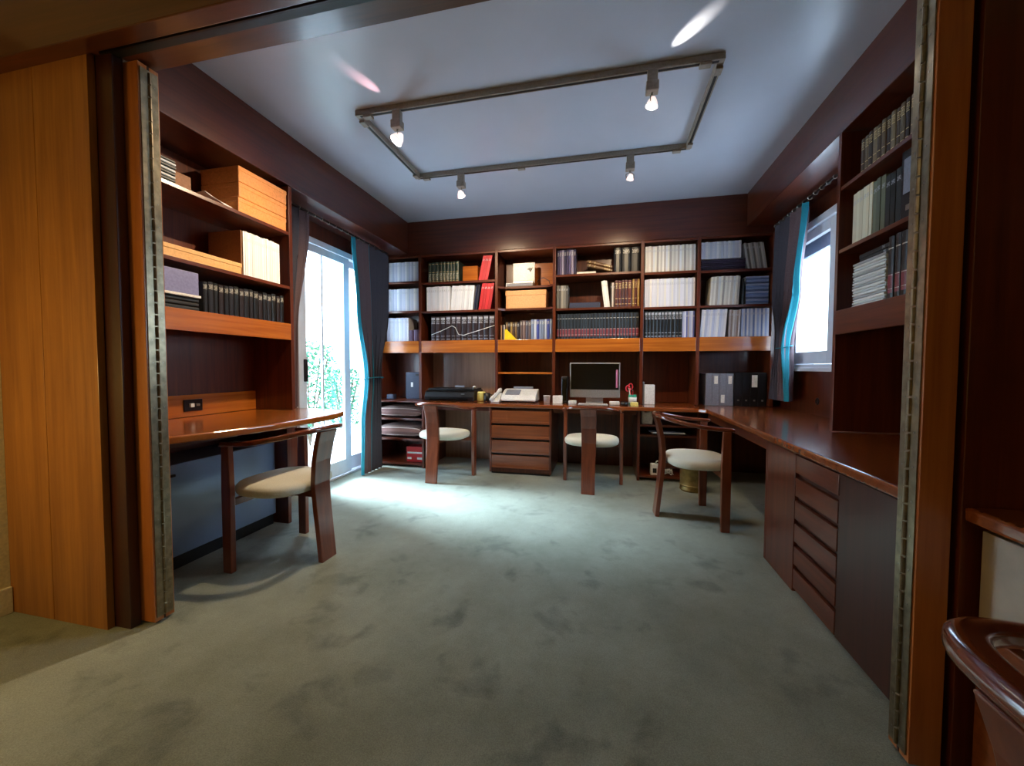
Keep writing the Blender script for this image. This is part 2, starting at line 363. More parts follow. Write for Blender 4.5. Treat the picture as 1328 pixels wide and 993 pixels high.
# outside
struct('terrace', 'pale stone terrace outside the glazed door', mb=MB().box(-9, -2.8, 0, 12, -.12, -.02), m=TERR)
def shrub(x, y, h, w, n, seed, label):
    rnd = random.Random(seed); t = thing('garden_shrub', (x, y, -.02), label, 'shrub', 'shrubs outside the glazed door')
    mb = MB()
    for k in range(7):
        a = rnd.uniform(0, 6.28); mb.tube([(0, 0, 0), (.1*math.cos(a), .1*math.sin(a), h*.4), (w*.6*math.cos(a), w*.6*math.sin(a), h*.85)], .012, 5)
    build(mb, 'stem', BARK, t, local=True)
    mb = MB()
    for k in range(n):
        a = rnd.uniform(0, 6.28); rr = w*math.sqrt(rnd.random()); z = h*(.12+.88*rnd.random()**.8)
        rr *= math.sqrt(max(.05, 1-((z/h-.55)/.6)**2))
        c = Vector((rr*math.cos(a), rr*math.sin(a), z)); d = Vector((rnd.uniform(-1, 1), rnd.uniform(-1, 1), rnd.uniform(-.8, .6))).normalized()
        s = d.cross(Vector((rnd.uniform(-1, 1), rnd.uniform(-1, 1), 1))).normalized()*.02; L = .075
        mb.add([c, c+d*L*.5+s, c+d*L, c+d*L*.5-s], [(0, 1, 2, 3)])
    tag(build(mb, 'foliage', LEAFM, t, local=True), kind='stuff')
shrub(-4.15, 4.98, 1.50, .42, 1500, 1, 'taller green garden shrub seen through the left pane of the glazed door')
shrub(-4.2, 5.85, 1.1, .36, 1200, 2, 'lower green garden shrub seen through the right pane of the glazed door')

# ------------------------------------------------------------------ folding doors at the jambs
def folding(side):
    sgn = -1 if side == 'left' else 1
    xi = -1.882 if side == 'left' else .842
    lab = 'folded wooden door stack with a long brass piano hinge, %s side of the opening' % side
    t = thing('folding_door', (xi, 1.35, 0), lab, 'door')
    def bx(n, m, a, b, y0, y1, z0, z1, bev=.002, p=t):
        x0, x1 = sorted((xi+sgn*a, xi+sgn*b)); return box(n, m, x0, x1, y0, y1, z0, z1, p, bev)
    dpt = .10 if side == 'left' else .075
    bx('door_leaf', LEAF, .0, dpt, 1.305, 1.342, .012, 2.378)
    bx('door_leaf', LEAF, .0, dpt, 1.349, 1.386, .012, 2.378)
    bx('edge_strip', DARKW, dpt*.0-.001, .012, 1.3425, 1.3485, .012, 2.378, 0)
    h = bx('piano_hinge', BRASS, -.004, -.0012, 1.312, 1.380, .03, 2.36, .0005)
    mb = MB(); n = 46
    for k in range(n):
        z0 = .035+k*(2.32/n); mb.tube([(xi-sgn*.006, 1.3455, z0), (xi-sgn*.006, 1.3455, z0+2.32/n-.006)], .0055, 8)
    tag(build(mb, 'hinge_knuckles', BRASS, h, smooth=False), kind='stuff')
    mb = MB()
    for k in range(24):
        z = .07+k*.097
        for y in (1.326, 1.366): mb.box(xi-sgn*.0046-.0005, xi-sgn*.0046+.0005, y-.002, y+.002, z-.002, z+.002)
    tag(build(mb, 'hinge_screws', STEEL, h), kind='stuff')
folding('left'); folding('right')

# ------------------------------------------------------------------ bookcases (built in)
# back bookcase
bb = thing('bookcase', (-.5, 4.54, .74), 'long dark wood bookcase covering the whole back wall above the counter', 'bookcase')
YF, YB = 4.36, 4.70
PX = [-2.625, -2.112, -1.185, -.538, .372, .912, 1.585]
box('back_panel', WZ, -2.625, 1.60, YB, 4.718, .745, 2.42, bb, 0)
for i, x in enumerate(PX): box('partition', WZ, x-.016, x+.016, YF, YB-.001, .745, 2.425, bb, .002)
box('top_board', WX, -2.625, 1.60, YF+.01, YB, 2.405, 2.425, bb, 0) if False else None
SH = {0: (2.13, 1.785), 1: (2.105, 1.775), 2: (2.03, 1.785), 3: (2.12, 1.76), 4: (2.10, 1.745), 5: (2.09, 1.745)}
for i in range(6):
    a, b = PX[i]+.0165, PX[i+1]-.0165
    for z in SH[i]:
        if i == 2:
            build(MB().prism([(a, YB-.001), (a, YF+.01), (a+.07, YF+.07), (b-.07, YF+.07), (b, YF+.01), (b, YB-.001)], z-.024, z), 'shelf', WX, bb, .0015)
        else: box('shelf', WX, a, b, YF+.004, YB-.001, z-.024, z, bb, .002)
    box('shelf', WX, a, b, YF+.018, YB-.001, 1.405, 1.43, bb, .002)
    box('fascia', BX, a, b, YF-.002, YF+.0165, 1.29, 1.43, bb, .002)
    box('top_board', WX, a, b, YF+.004, YB-.001, 2.40, 2.422, bb, .001)
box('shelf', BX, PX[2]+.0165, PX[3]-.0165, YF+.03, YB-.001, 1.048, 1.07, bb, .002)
box('lit_back_panel', LITBK, PX[1]+.0165, PX[2]-.0165, 4.692, 4.6995, .745, 1.40, bb, 0)  # pale sheet added over the back panel to stand for light on it
# left bookcase
lb = thing('bookcase', (-2.45, 2.0, .78), 'dark wood bookcase above the left desk, orange-lit fascia board', 'bookcase')
box('back_panel', WZ, -2.627, -2.612, 1.40, 2.57, .80, 2.445, lb, 0)
box('end_panel', WZ, -2.611, -2.27, 2.545, 2.575, .80, 2.445, lb, .002)
box('end_panel', WZ, -2.611, -2.27, 1.392, 1.415, .80, 2.445, lb, .002)
for z in (2.11, 1.715): box('shelf', WY, -2.611, -2.273, 1.4155, 2.5445, z-.022, z, lb, .002)
box('shelf', WY, -2.611, -2.29, 1.4155, 2.5445, 1.418, 1.44, lb, .002)
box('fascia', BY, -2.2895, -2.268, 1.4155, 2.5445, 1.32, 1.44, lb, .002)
box('upstand', BY, -2.611, -2.597, 1.4155, 2.5445, .80, .94, lb, .002)
# right bookcase
rb = thing('bookcase', (1.5, 2.1, .74), 'dark wood bookcase above the right counter, beside the window', 'bookcase')
box('back_panel', WZ, 1.68, 1.697, 1.40, 2.79, .745, 2.495, rb, 0)
box('end_panel', WZ, 1.335, 1.679, 2.762, 2.792, .745, 2.495, rb, .002)
box('end_panel', WZ, 1.335, 1.679, 1.392, 1.415, .745, 2.495, rb, .002)
for z in (2.18, 1.815): box('shelf', WY, 1.339, 1.679, 1.4155, 2.7615, z-.022, z, rb, .002)
box('shelf', WY, 1.356, 1.679, 1.4155, 2.7615, 1.438, 1.46, rb, .002)
box('fascia', WY, 1.333, 1.3555, 1.4155, 2.7615, 1.32, 1.46, rb, .002)

# ------------------------------------------------------------------ worktops and base units
wt = thing('worktop', (0, 4.3, .70), 'continuous L-shaped glossy brown worktop along back and right walls', 'worktop')
build(MB().prism([(-1.93, 4.718), (-1.93, 4.04), (.86, 4.04), (.92, 3.98), (.92, 1.395), (1.697, 1.395), (1.697, 4.718)], .700, .740), 'top', TOPX, wt, .010, seg=3)
build(MB().box(.95, .968, 2.62, 4.05, .635, .6995), 'apron', WY, wt, .002)
box('apron', WX, -.50, .31, 4.10, 4.118, .655, .6995, wt); box('apron', WX, -1.91, -1.18, 4.10, 4.118, .655, .6995, wt)
box('back_panel', LITBK, -1.932, -1.176, 4.69, 4.718, .0, .6995, wt, 0)  # panel added over the wall; light on the kneehole back is in its colour
# drawer cabinet
dc = thing('drawer_cabinet', (-.845, 4.06, 0), 'brown cabinet of four stacked drawers under the back counter', 'cabinet')
build(MB().box(-1.175, -1.155, 4.05, 4.70, .02, .695).box(-.54, -.52, 4.05, 4.70, .02, .695).box(-1.155, -.54, 4.68, 4.70, .02, .695).box(-1.155, -.54, 4.07, 4.68, .02, .06).box(-1.155, -.54, 4.10, 4.68, .67, .695), 'carcass', WZ, dc, .002)
box('plinth', PLINTH, -1.16, -.535, 4.08, 4.66, 0, .0195, dc, 0)
zz = [.065, .222, .379, .536, .695]
for k in range(4):
    z0, z1 = zz[k]+.002, zz[k+1]-.022
    o = build(MB().box(-1.153, -.542, 4.055, 4.075, z0, z1), 'drawer', DRW, dc, .002)
    build(MB().prism([(4.050, z0), (4.056, z0-.001), (4.056, z0+.03), (4.050, z0+.018)], -1.153, -.542, axis='X'), 'lip', DRW, o)
box('back_board', PLINTH, -1.153, -.542, 4.085, 4.09, .07, .66, dc, 0)
# lower open unit left
ul = thing('shelf_unit', (-2.28, 4.36, 0), 'low open shelf unit in the back left corner holding two cushions', 'shelf unit')
box('side_panel', WZ, -2.625, -2.60, 4.08, 4.70, 0, .73, ul); box('side_panel', WZ, -1.958, -1.933, 4.07, 4.70, 0, .73, ul)
box('top', WX, -2.625, -1.933, 4.06, 4.70, .7305, .742, ul, .003)
for z in (.55, .322, .045): box('shelf', WX, -2.5995, -1.9585, 4.09, 4.70, z-.022, z, ul)
# lower open unit right
ur = thing('shelf_unit', (.62, 4.4, 0), 'low open shelf unit under the back counter near the right corner', 'shelf unit')
box('side_panel', WZ, .325, .35, 4.13, 4.70, 0, .695, ur); box('side_panel', WZ, .875, .90, 4.13, 4.70, 0, .695, ur)
for z in (.56, .46, .05): box('shelf', WX, .3505, .8745, 4.145, 4.70, z-.02, z, ur)
# right base cabinet
rc = thing('base_cabinet', (1.3, 2.0, 0), 'long dark base cabinet with six slotted drawers under the right counter', 'cabinet')
build(MB().box(.95, 1.69, 1.40, 2.59, .02, .695), 'carcass', DARKW, rc, .002)
box('side_panel', WZ, .932, 1.69, 2.5905, 2.615, 0, .695, rc)
box('front_panel', WZ, .932, .9495, 2.245, 2.59, .0, .695, rc)
box('cupboard_door', DARKW, .932, .9495, 1.40, 1.862, .02, .695, rc)
zs = [.02, .14, .255, .37, .485, .60, .695]
for k in range(6):
    o = box('drawer', WY, .932, .9495, 1.868, 2.238, zs[k]+.002, zs[k+1]-(.022 if k < 5 else .004), rc, .002)
# near room counter on the right
nc = thing('sideboard', (1.3, .2, 0), 'wooden sideboard with pale grey drawer front at the lower right edge', 'sideboard')
build(MB().prism([(.935, 1.298), (.925, -1.2), (1.69, -1.2), (1.69, 1.298)], .715, .755), 'top', TOPX, nc, .010, seg=3)
box('carcass', DARKW, 1.00, 1.69, -1.2, 1.295, 0, .714, nc)
box('drawer', GREYDR, .962, .9995, .60, 1.275, .46, .70, nc, .003); box('drawer', GREYDR, .962, .9995, -.1, .595, .46, .70, nc, .003)
box('drawer', DRW, .962, .9995, .60, 1.275, .05, .44, nc, .003)
# left desk
dk = thing('desk', (-2.3, 2.0, 0), 'orange-brown desk with a curved front edge below the left bookcase', 'desk')
front = [(-1.97, 1.393), (-1.93, 1.48), (-1.885, 1.6), (-1.845, 1.75), (-1.815, 1.9), (-1.80, 2.05), (-1.80, 2.3), (-1.815, 2.45), (-1.86, 2.58), (-1.95, 2.66), (-2.1, 2.70), (-2.3, 2.71)]
build(MB().prism([(-2.625, 1.393)]+front+[(-2.625, 2.71)], .760, .798), 'top', TOPY, dk, .010, seg=3)
box('side_panel', WZ, -2.62, -2.19, 2.40, 2.43, 0, .759, dk)
box('apron', WY, -2.32, -2.30, 1.42, 2.39, .675, .759, dk)
bc = thing('low_cabinet', (-2.4, 1.9, 0), 'blue-grey low cabinet with a small dark handle under the left desk', 'cabinet')
box('body', BLUEC, -2.61, -2.285, 1.40, 2.39, .075, .585, bc, .004); box('plinth', PLINTH, -2.60, -2.30, 1.42, 2.38, 0, .0745, bc, 0)
box('handle', ROD, -2.2845, -2.270, 1.63, 1.70, .52, .535, bc, .003)

# outlets
o_ = thing('wall_outlet', (-2.596, 2.06, .86), 'double power outlet on the upstand at the back of the left desk', 'outlet')
box('plate', ROD, -2.5965, -2.588, 2.0, 2.12, .835, .91, o_, .002); box('plug', WHITEP, -2.588, -2.572, 2.03, 2.055, .86, .885, o_, .003); box('plug', STEEL, -2.588, -2.578, 2.07, 2.095, .865, .88, o_, .002)
o_ = thing('wall_outlet', (1.699, 3.74, .84), 'round dark power outlet on the wood wall under the window', 'outlet')
build(MB().lathe([(0, 0), (.028, 0), (.03, .006), (.018, .009), (.016, .004), (0, .004)], 20, M=Matrix.Translation((1.699, 3.74, .85)) @ Matrix.Rotation(R(-90), 4, 'Y')), 'plate', ROD, o_, smooth=True)

# ------------------------------------------------------------------ curtains
def curtain(name, label, x, rows, waves, cols, mats, bands, tie=None, amp=.03, face=1):
    t = thing(name, (x, (rows[0][1]+rows[0][2])/2, rows[-1][0]), label, 'curtain')
    mb = MB(); n = cols; k = 26; zt, zb = rows[0][0], rows[-1][0]; V = []
    def interp(z):
        for a, b in zip(rows, rows[1:]):
            if b[0] <= z <= a[0]:
                u = (a[0]-z)/(a[0]-b[0]); u = u*u*(3-2*u) if len(a) > 3 else u
                return a[1]+(b[1]-a[1])*u, a[2]+(b[2]-a[2])*u
        return rows[-1][1:3]
    for i in range(k+1):
        z = zt+(zb-zt)*i/k; y0, y1 = interp(z); w = abs(y1-y0)
        for j in range(n+1):
            u = j/n; a = amp*(.55+.45*min(1, .25/max(w, .05)))
            V.append((x+face*(a*math.sin(u*waves*2*math.pi+.25*math.sin(i*.3))), y0+(y1-y0)*u+.008*math.sin(u*waves*4*math.pi), z))
    N = len(V); V2 = V+[(vx-face*.006, vy, vz) for vx, vy, vz in V]
    for i in range(k):
        for j in range(n):
            a = i*(n+1)+j; u = (j+.5)/n; mi = 0
            for lo, hi, q in bands:
                if lo <= u < hi: mi = q
            mb.f.append((a, a+1, a+n+2, a+n+1)); mb.m.append(mi)
            mb.f.append((N+a, N+a+n+1, N+a+n+2, N+a+1)); mb.m.append(mi)
    for i in range(k):
        for j in (0, n):
            a = i*(n+1)+j; mb.f.append((a, a+n+1, N+a+n+1, N+a)); mb.m.append(bands[0][2] if j == 0 else bands[-1][2])
    mb.v = V2
    build(mb, 'cloth', mats, t, smooth=True)
    if tie:
        z, y0, y1 = tie
        pts = [(x+.045*math.cos(a)+0, (y0+y1)/2+(abs(y1-y0)/2+.012)*math.sin(a), z+.012*math.cos(a)) for a in [i*math.pi/8 for i in range(17)]]
        build(MB().tube(pts, (.02, .004), 6, up=(0, 0, 1)), 'tieback', TEAL, t, smooth=True)
    return t
curtain('curtain', 'long slate and teal curtain tied back at the far side of the glazed door', -2.43,
        [(2.40, 3.53, 4.22, 1), (1.7, 3.60, 4.20, 1), (1.0, 3.74, 4.02, 1), (.5, 3.66, 4.035, 1), (.006, 3.64, 4.035)], 6, 72, [CURT, TEAL, CURT2],
        [(0, .10, 1), (.10, .36, 2), (.36, .43, 1), (.43, 1.01, 0)], (1.0, 3.74, 4.04), .035)
curtain('curtain', 'narrow dark curtain hanging beside the left bookcase end panel', -2.43,
        [(2.40, 2.62, 2.95, 1), (1.35, 2.62, 2.80, 1), (.80, 2.62, 2.78)], 4, 40, [CURT, CURT2], [(0, .6, 0), (.6, 1.01, 1)], None, .03)
curtain('curtain', 'mauve and teal curtain tied back at the left of the right-hand window', 1.565,
        [(2.44, 3.68, 4.30, 1), (1.8, 3.80, 4.31, 1), (1.31, 3.98, 4.12, 1), (1.0, 3.93, 4.26, 1), (.83, 3.91, 4.31)], 6, 72, [CURT, TEAL, CURT2],
        [(0, .07, 1), (.07, .5, 2), (.5, 1.01, 0)], (1.31, 3.98, 4.12), .05, -1)
for nm, x, ya, yb, lab in (('a', -2.43, 2.60, 4.2, 'dark curtain rod above the glazed door'), ('b', 1.565, 2.80, 4.33, 'dark curtain rod above the right-hand window')):
    t = thing('curtain_rod', (x, ya, 2.40), lab, 'curtain rod')
    zr = 2.415 if x < 0 else 2.465
    build(MB().tube([(x, ya, zr), (x, yb, zr)], .010, 10), 'rod', ROD, t, smooth=True)
    mb = MB(); n = int((yb-ya)/.09)
    for k in range(n):
        y = ya+.05+k*.09; mb.tube([(x+.016*math.cos(a), y, zr+.016*math.sin(a)) for a in [j*math.pi/4 for j in range(9)]], .003, 5)
    tag(build(mb, 'ring', STEEL, t), kind='stuff')

# ------------------------------------------------------------------ track lighting
TZ = 2.782
tr = thing('lighting_track', (-.5, 2.9, TZ), 'rectangular beige lighting track fixed to the study ceiling', 'light fitting')
X0, X1, Y0, Y1 = -1.61, .60, 2.435, 3.33
def rail(x0, x1, y0, y1):
    o = build(MB().box(x0, x1, y0, y1, TZ, H0-.001), 'rail', TRACK, tr, .003)
    if x1-x0 > y1-y0: box('groove', TRACKD, x0+.03, x1-.03, (y0+y1)/2-.008, (y0+y1)/2+.008, TZ-.0015, TZ+.001, o, 0)
    else: box('groove', TRACKD, (x0+x1)/2-.008, (x0+x1)/2+.008, y0+.03, y1-.03, TZ-.0015, TZ+.001, o, 0)
rail(X0-.018, X1+.018, Y0-.018, Y0+.018); rail(X0-.018, X1+.018, Y1-.018, Y1+.018)
rail(X0-.018, X0+.018, Y0+.019, Y1-.019); rail(X1-.018, X1+.018, Y0+.019, Y1-.019)
for x, y in ((X0+.07, Y0), (X0, Y0+.06), (X0+.07, Y1), (X0, Y1-.06), (X1-.08, Y0), (X1, Y0+.06), (X1-.08, Y1), (X1, Y1-.06), (-.69, Y1)):
    box('connector', TRACK, x-.03 if abs(y-Y0) < .01 or abs(y-Y1) < .01 else x-.019, x+.03 if abs(y-Y0) < .01 or abs(y-Y1) < .01 else x+.019, y-.019 if abs(y-Y0) < .01 or abs(y-Y1) < .01 else y-.03, y+.019 if abs(y-Y0) < .01 or abs(y-Y1) < .01 else y+.03, TZ-.018, TZ-.002, tr, .003)
def spot(x, y, aim, e, lab, big=True, s=1.0, upaim=None, upe=0, upcol=(1, .9, .8)):
    t = thing('track_spotlight', (x, y, TZ), lab, 'spotlight', 'spotlights on the ceiling track')
    box('adapter', TRACK, x-.028, x+.028, y-.02, y+.02, TZ-.062, TZ-.0005, t, .004)
    box('gear_box', TRACK, x-.034, x+.034, y-.03, y+.03, TZ-.115, TZ-.0625, t, .005)
    b = Vector((x, y, TZ-.178)); d = (Vector(aim)-b).normalized(); q = d.to_track_quat('Z', 'Y').to_matrix().to_4x4()
    side = q @ Vector((1, 0, 0))
    pts = [b+side*.03, b+side*.032+Vector((0, 0, .03)), Vector((x, y, TZ-.13)), b-side*.032+Vector((0, 0, .03)), b-side*.03]
    mb = MB().tube(pts, .003, 6); mb.tube([(x, y, TZ-.116), (x, y, TZ-.132)], .006, 8); build(mb, 'yoke', STEEL, t, smooth=True)
    Mx = Matrix.Translation(b) @ q
    r = build(MB().lathe([(.008, -.032*s), (.014, -.03*s), (.022*s, -.012*s), (.028*s, .006*s), (.029*s, .012*s), (.026*s, .012*s), (.02*s, -.008*s), (.008, -.02*s)], 20, M=Mx), 'reflector', GLASSY, t, smooth=True)
    build(MB().lathe([(0, -.014*s), (.018*s, -.008*s), (.0255*s, .008*s), (.022*s, .014*s), (0, .018*s)], 16, M=Mx), 'bulb', BULB if big else BULB2, r, smooth=True)
    add_light('spot_beam', 'SPOT', b+d*.03, aim, e, (1.0, .76, .48), spot_size=R(120), spot_blend=.9, shadow_soft_size=.02)
    if upaim:
        hv = Vector((upaim[0]-x, upaim[1]-y, 0)).normalized()
        sl = add_light('spot_spill', 'SPOT', b+hv*.075+Vector((0, 0, .03)), upaim, upe, upcol, spot_size=R(52), spot_blend=1.0, shadow_soft_size=.004); sl.scale = (.42, 1, 1)
spot(-1.33, Y0, (-2.3, 1.9, 1.15), 125, 'brightest spotlight at the left end of the near track rail', True, 1.5, (-1.41, 2.20, H0), 6, (1, .5, .5))
spot(.245, Y0, (-.2, 2.6, .0), 26, 'spotlight with a bright glare at the right end of the near track rail', True, 1.2, (.40, 2.24, H0), 14, (1, .92, .8))
spot(-1.22, Y1, (-.95, 4.5, 1.15), 80, 'spotlight at the left end of the far track rail', True, 1.25, (-.95, 3.38, H0), 4, (1, .6, .6))
spot(.18, Y1, (-.1, 4.5, 1.1), 62, 'dim pink spotlight at the right end of the far track rail', False, 1.0)

# ------------------------------------------------------------------ chairs
def make_chair():
    t = thing('armchair', (0, 0, 0), '', 'chair', 'three-legged wooden armchairs')
    # origin midway between front legs; chair faces +Y
    W_, Dp = .27, .41
    pts = []; rad = []
    n = 30
    for i in range(n+1):
        a = math.pi*i/n; cx, sy = math.cos(a), math.sin(a)
        e = .72
        x = W_*(abs(cx)**e)*(1 if cx >= 0 else -1); y = .03-(Dp+.03)*(abs(sy)**.72)
        z = .70+.07*(sy**1.3 if sy > 0 else 0)
        pts.append((x, y, z)); rad.append((.017+.007*sy, .013+.002*sy))
    pts = [(W_, .045, .698)]+pts+[(-W_, .045, .698)]; rad = [(.016, .012)]+rad+[(.016, .012)]
    prof = [(math.copysign(abs(math.cos(q))**.6, math.cos(q)), math.copysign(abs(math.sin(q))**.6, math.sin(q))) for q in [2*math.pi*k/14 for k in range(14)]]
    build(MB().tube(pts, 0, prof=prof, radii=rad, up=(0, 0, 1)), 'arm_rail', CHR, t, smooth=True, local=True)
    for s in (1, -1):
        x = s*W_
        build(MB().prism([(-.028, 0), (.028, 0), (.030, .45), (.024, .69), (-.024, .69), (-.032, .45)], x-.016, x+.016, axis='X'), 'leg', CH, t, .004, local=True)
    pr = [(-.405, 0), (-.39, .15), (-.372, .32), (-.362, .45), (-.372, .58), (-.395, .69), (-.415, .755)]
    poly = [(y-.016, z) for y, z in pr]+[(y+.014, z) for y, z in reversed(pr)]
    mb = MB(); wdt = [.060, .060, .062, .064, .066, .068, .070]
    vs = []
    for (y, z), w in zip(pr, wdt): vs += [(-w, y-.016, z), (w, y-.016, z), (w, y+.014, z), (-w, y+.014, z)]
    k = len(pr); fs = [(i*4+j, i*4+(j+1) % 4, (i+1)*4+(j+1) % 4, (i+1)*4+j) for i in range(k-1) for j in range(4)]+[(3, 2, 1, 0), tuple((k-1)*4+j for j in range(4))]
    mb.add(vs, fs); build(mb, 'back_slat', CH, t, .004, local=True)
    # seat: rounded pad
    out = []
    for i in range(36):
        a = 2*math.pi*i/36; ca, sa = math.cos(a), math.sin(a)
        x = .252*math.copysign(abs(ca)**.72, ca); y = -.125+.215*math.copysign(abs(sa)**.8, sa)
        out.append((x, y))
    mb = MB(); rings = [(.90, .405), (.975, .415), (1, .432), (.99, .452), (.93, .468), (.75, .476), (.4, .481), (.05, .483)]
    vs = [((x)*k_, (y+.125)*k_-.125, z) for k_, z in rings for x, y in out]; m_ = len(out)
    fs = [(i*m_+j, i*m_+(j+1) % m_, (i+1)*m_+(j+1) % m_, (i+1)*m_+j) for i in range(len(rings)-1) for j in range(m_)]
    fs += [tuple(range(m_))[::-1], tuple((len(rings)-1)*m_+j for j in range(m_))]
    mb.add(vs, fs); build(mb, 'seat', CUSH, t, smooth=True, local=True)
    fr_ = MB().box(-.254, .254, -.03, -.005, .365, .403).box(-.03, .03, -.355, -.03, .365, .403)
    build(fr_, 'seat_frame', CH, t, .003, local=True)
    return t
ch = make_chair()
def place(o, a, b, rear, label):
    # a = right front leg, b = left front leg, as seen from the seat
    mx, my = (a[0]+b[0])/2, (a[1]+b[1])/2
    fx, fy = mx-rear[0], my-rear[1]; o.location = (mx, my, 0); o.rotation_euler = (0, 0, math.atan2(-fx, fy)); o['label'] = label
place(ch, (-1.975, 2.29), (-1.975, 1.75), (-1.545, 2.01), 'wooden armchair with cream seat nearest on the left, at the curved desk')
c2 = copy_tree(ch); place(c2, (-1.30, 3.955), (-1.86, 3.985), (-1.62, 3.58), 'wooden armchair at the back counter beside the drawer cabinet and printer')
c3 = copy_tree(ch); place(c3, (.165, 3.955), (-.365, 4.0), (-.13, 3.58), 'wooden armchair with its back to us in front of the computer')
c4 = copy_tree(ch); place(c4, (.79, 2.965), (.814, 3.49), (.415, 3.21), 'wooden armchair turned side-on at the right counter')
c5 = copy_tree(ch); place(c5, (.845, .215), (.845, .755), (.43, .485), 'glossy wooden armchair cut off by the lower right edge at the sideboard')

# ------------------------------------------------------------------ books
def book_mesh(name, spine, rounded=True):
    mb = MB(); fr = [(.5, .06), (.42, .02), (.2, 0), (-.2, 0), (-.42, .02), (-.5, .06)] if rounded else [(.5, .01), (.48, 0), (-.48, 0), (-.5, .01)]
    n = len(fr)
    vs = [(x, y, z) for z in (0, 1) for x, y in fr]
    mb.add(vs, [(i, i+1, n+i+1, n+i) for i in range(n-1)]+[tuple(range(n))[::-1], tuple(range(n, 2*n))], 2)
    y0 = fr[0][1]
    mb.box(.42, .5, y0, 1, 0, 1, 0).box(-.5, -.42, y0, 1, 0, 1, 0)
    mb.box(-.42, .42, y0, .97, .015, .985, 1)
    me = mb.mesh(name, [COVER, PAPER, spine]); return me
BM = {'plain': book_mesh('journal', SP_PLAIN, False), 'gold': book_mesh('gold_volume', SP_GOLD), 'silver': book_mesh('silver_volume', SP_SILV),
      'red': book_mesh('red_label_volume', SP_RED), 'dots': book_mesh('dotted_volume', SP_GRN), 'title': book_mesh('title_volume', SP_TOPL), 'cloth': book_mesh('cloth_volume', COVER)}
ORD = ['leftmost', 'second from left', 'third from left']+['%dth from left' % k for k in range(4, 21)]+['21st from left', '22nd from left', '23rd from left']+['%dth from left' % k for k in range(24, 31)]
ORP = ['lowest', 'second from bottom', 'third from bottom']+['%dth from bottom' % k for k in range(4, 21)]
RZ = {'back': 0, 'left': R(90), 'right': R(-90)}
def put_book(face, p, th, dp, h, col, style, label, group, lean=0, name='book', cat='book', flat=False, rz=0):
    o = bpy.data.objects.new(name, BM[style]); C.objects.link(o)
    c = srgb(col); k = random.uniform(.9, 1.08); o.color = (min(1, c[0]*k), min(1, c[1]*k), min(1, c[2]*k), 1)
    o.scale = (th, dp, h)
    if flat:   # lying: thickness up, spine to the front
        Mx = Matrix.Translation(p) @ Matrix.Rotation(RZ[face]+rz, 4, 'Z') @ Matrix.Rotation(R(90), 4, 'Y')
        Mx = Matrix.Translation(p) @ Matrix.Rotation(RZ[face]+rz, 4, 'Z') @ Matrix.Translation((0, 0, th/2)) @ Matrix.Rotation(R(90), 4, 'Y') @ Matrix.Diagonal((th, dp, h, 1))
    else:
        off = th/2
        Mx = Matrix.Translation(p) @ Matrix.Rotation(RZ[face]+rz, 4, 'Z') @ (Matrix.Translation((0, 0, th*math.sin(lean) if lean > 0 else 0)) @ Matrix.Rotation(lean, 4, 'Y')) @ Matrix.Translation((off, 0, 0)) @ Matrix.Diagonal((th, dp, h, 1))
    loc, rot, scl = Mx.decompose(); o.location = loc; o.rotation_euler = rot.to_euler(); o.scale = scl
    return tag(o, label, cat, group)
def row(face, a0, a1, front, z, n, h, dp, cols, style, label, group, lean=0, jit=.004, hj=.006, cat='book', name='book'):
    """books side by side from a0 to a1 along the wall"""
    ws = [random.uniform(.85, 1.15) for _ in range(n)]; tot = sum(ws); L = abs(a1-a0)
    d = 1 if a1 > a0 else -1; a = a0
    for k in range(n):
        w = ws[k]/tot*L; th = (w-.0006)*math.cos(lean); hh = h-random.uniform(0, hj); fj = random.uniform(0, jit)
        c = cols[k % len(cols)] if len(cols) > 1 else cols[0]
        if face == 'back': p = (a, front+fj, z+.0006)
        elif face == 'left': p = (front-fj, a, z+.0006)
        else: p = (front+fj, a, z+.0006)
        lb_ = label if n == 1 else label+', '+(ORD[k] if k < n-1 or n > 3 and False else 'rightmost')
        put_book(face, p, th, dp, hh, c, style, lb_, group, lean, name, cat)
        a += d*w
def pile(face, a, front, z, n, th, w, dp, cols, style, label, group, cat='book', name='book', rj=.03):
    for k in range(n):
        f = front+random.uniform(0, .006)*(1 if face != 'left' else -1)
        c = cols[k % len(cols)]; t_ = th-.0008
        p = (a, f, z+.0006) if face == 'back' else (f, a, z+.0006)
        put_book(face, p, t_, dp, w, c, style, label+', '+(ORP[k] if k < n-1 else 'topmost'), group, 0, name, cat, True, random.uniform(-rj, rj))
        z += th
WJ = [(214, 214, 226), (200, 202, 218), (226, 224, 228), (206, 208, 214), (190, 194, 212)]
CJ = [(228, 224, 214), (214, 208, 198), (238, 234, 226), (200, 190, 180), (224, 226, 228), (236, 232, 220), (176, 170, 164)]
F = YF+.03
# bay A (far left)
row('back', -2.56, -2.14, F, 2.13, 20, .235, .22, WJ, 'plain', 'thin pale journal in the top row of the far left bay', 'journals, far left bay, top row', name='journal')
row('back', -2.56, -2.14, F, 1.785, 20, .265, .22, WJ, 'plain', 'thin pale journal in the middle row of the far left bay', 'journals, far left bay, middle row', name='journal')
row('back', -2.56, -2.275, F, 1.43, 13, .28, .22, WJ, 'plain', 'thin pale journal in the bottom row of the far left bay', 'journals, far left bay, bottom row', name='journal')
row('back', -2.275, -2.14, F, 1.43, 2, .135, .2, [(92, 70, 100)], 'cloth', 'small mauve volume at the right of the bottom row, far left bay', 'mauve volumes, far left bay')
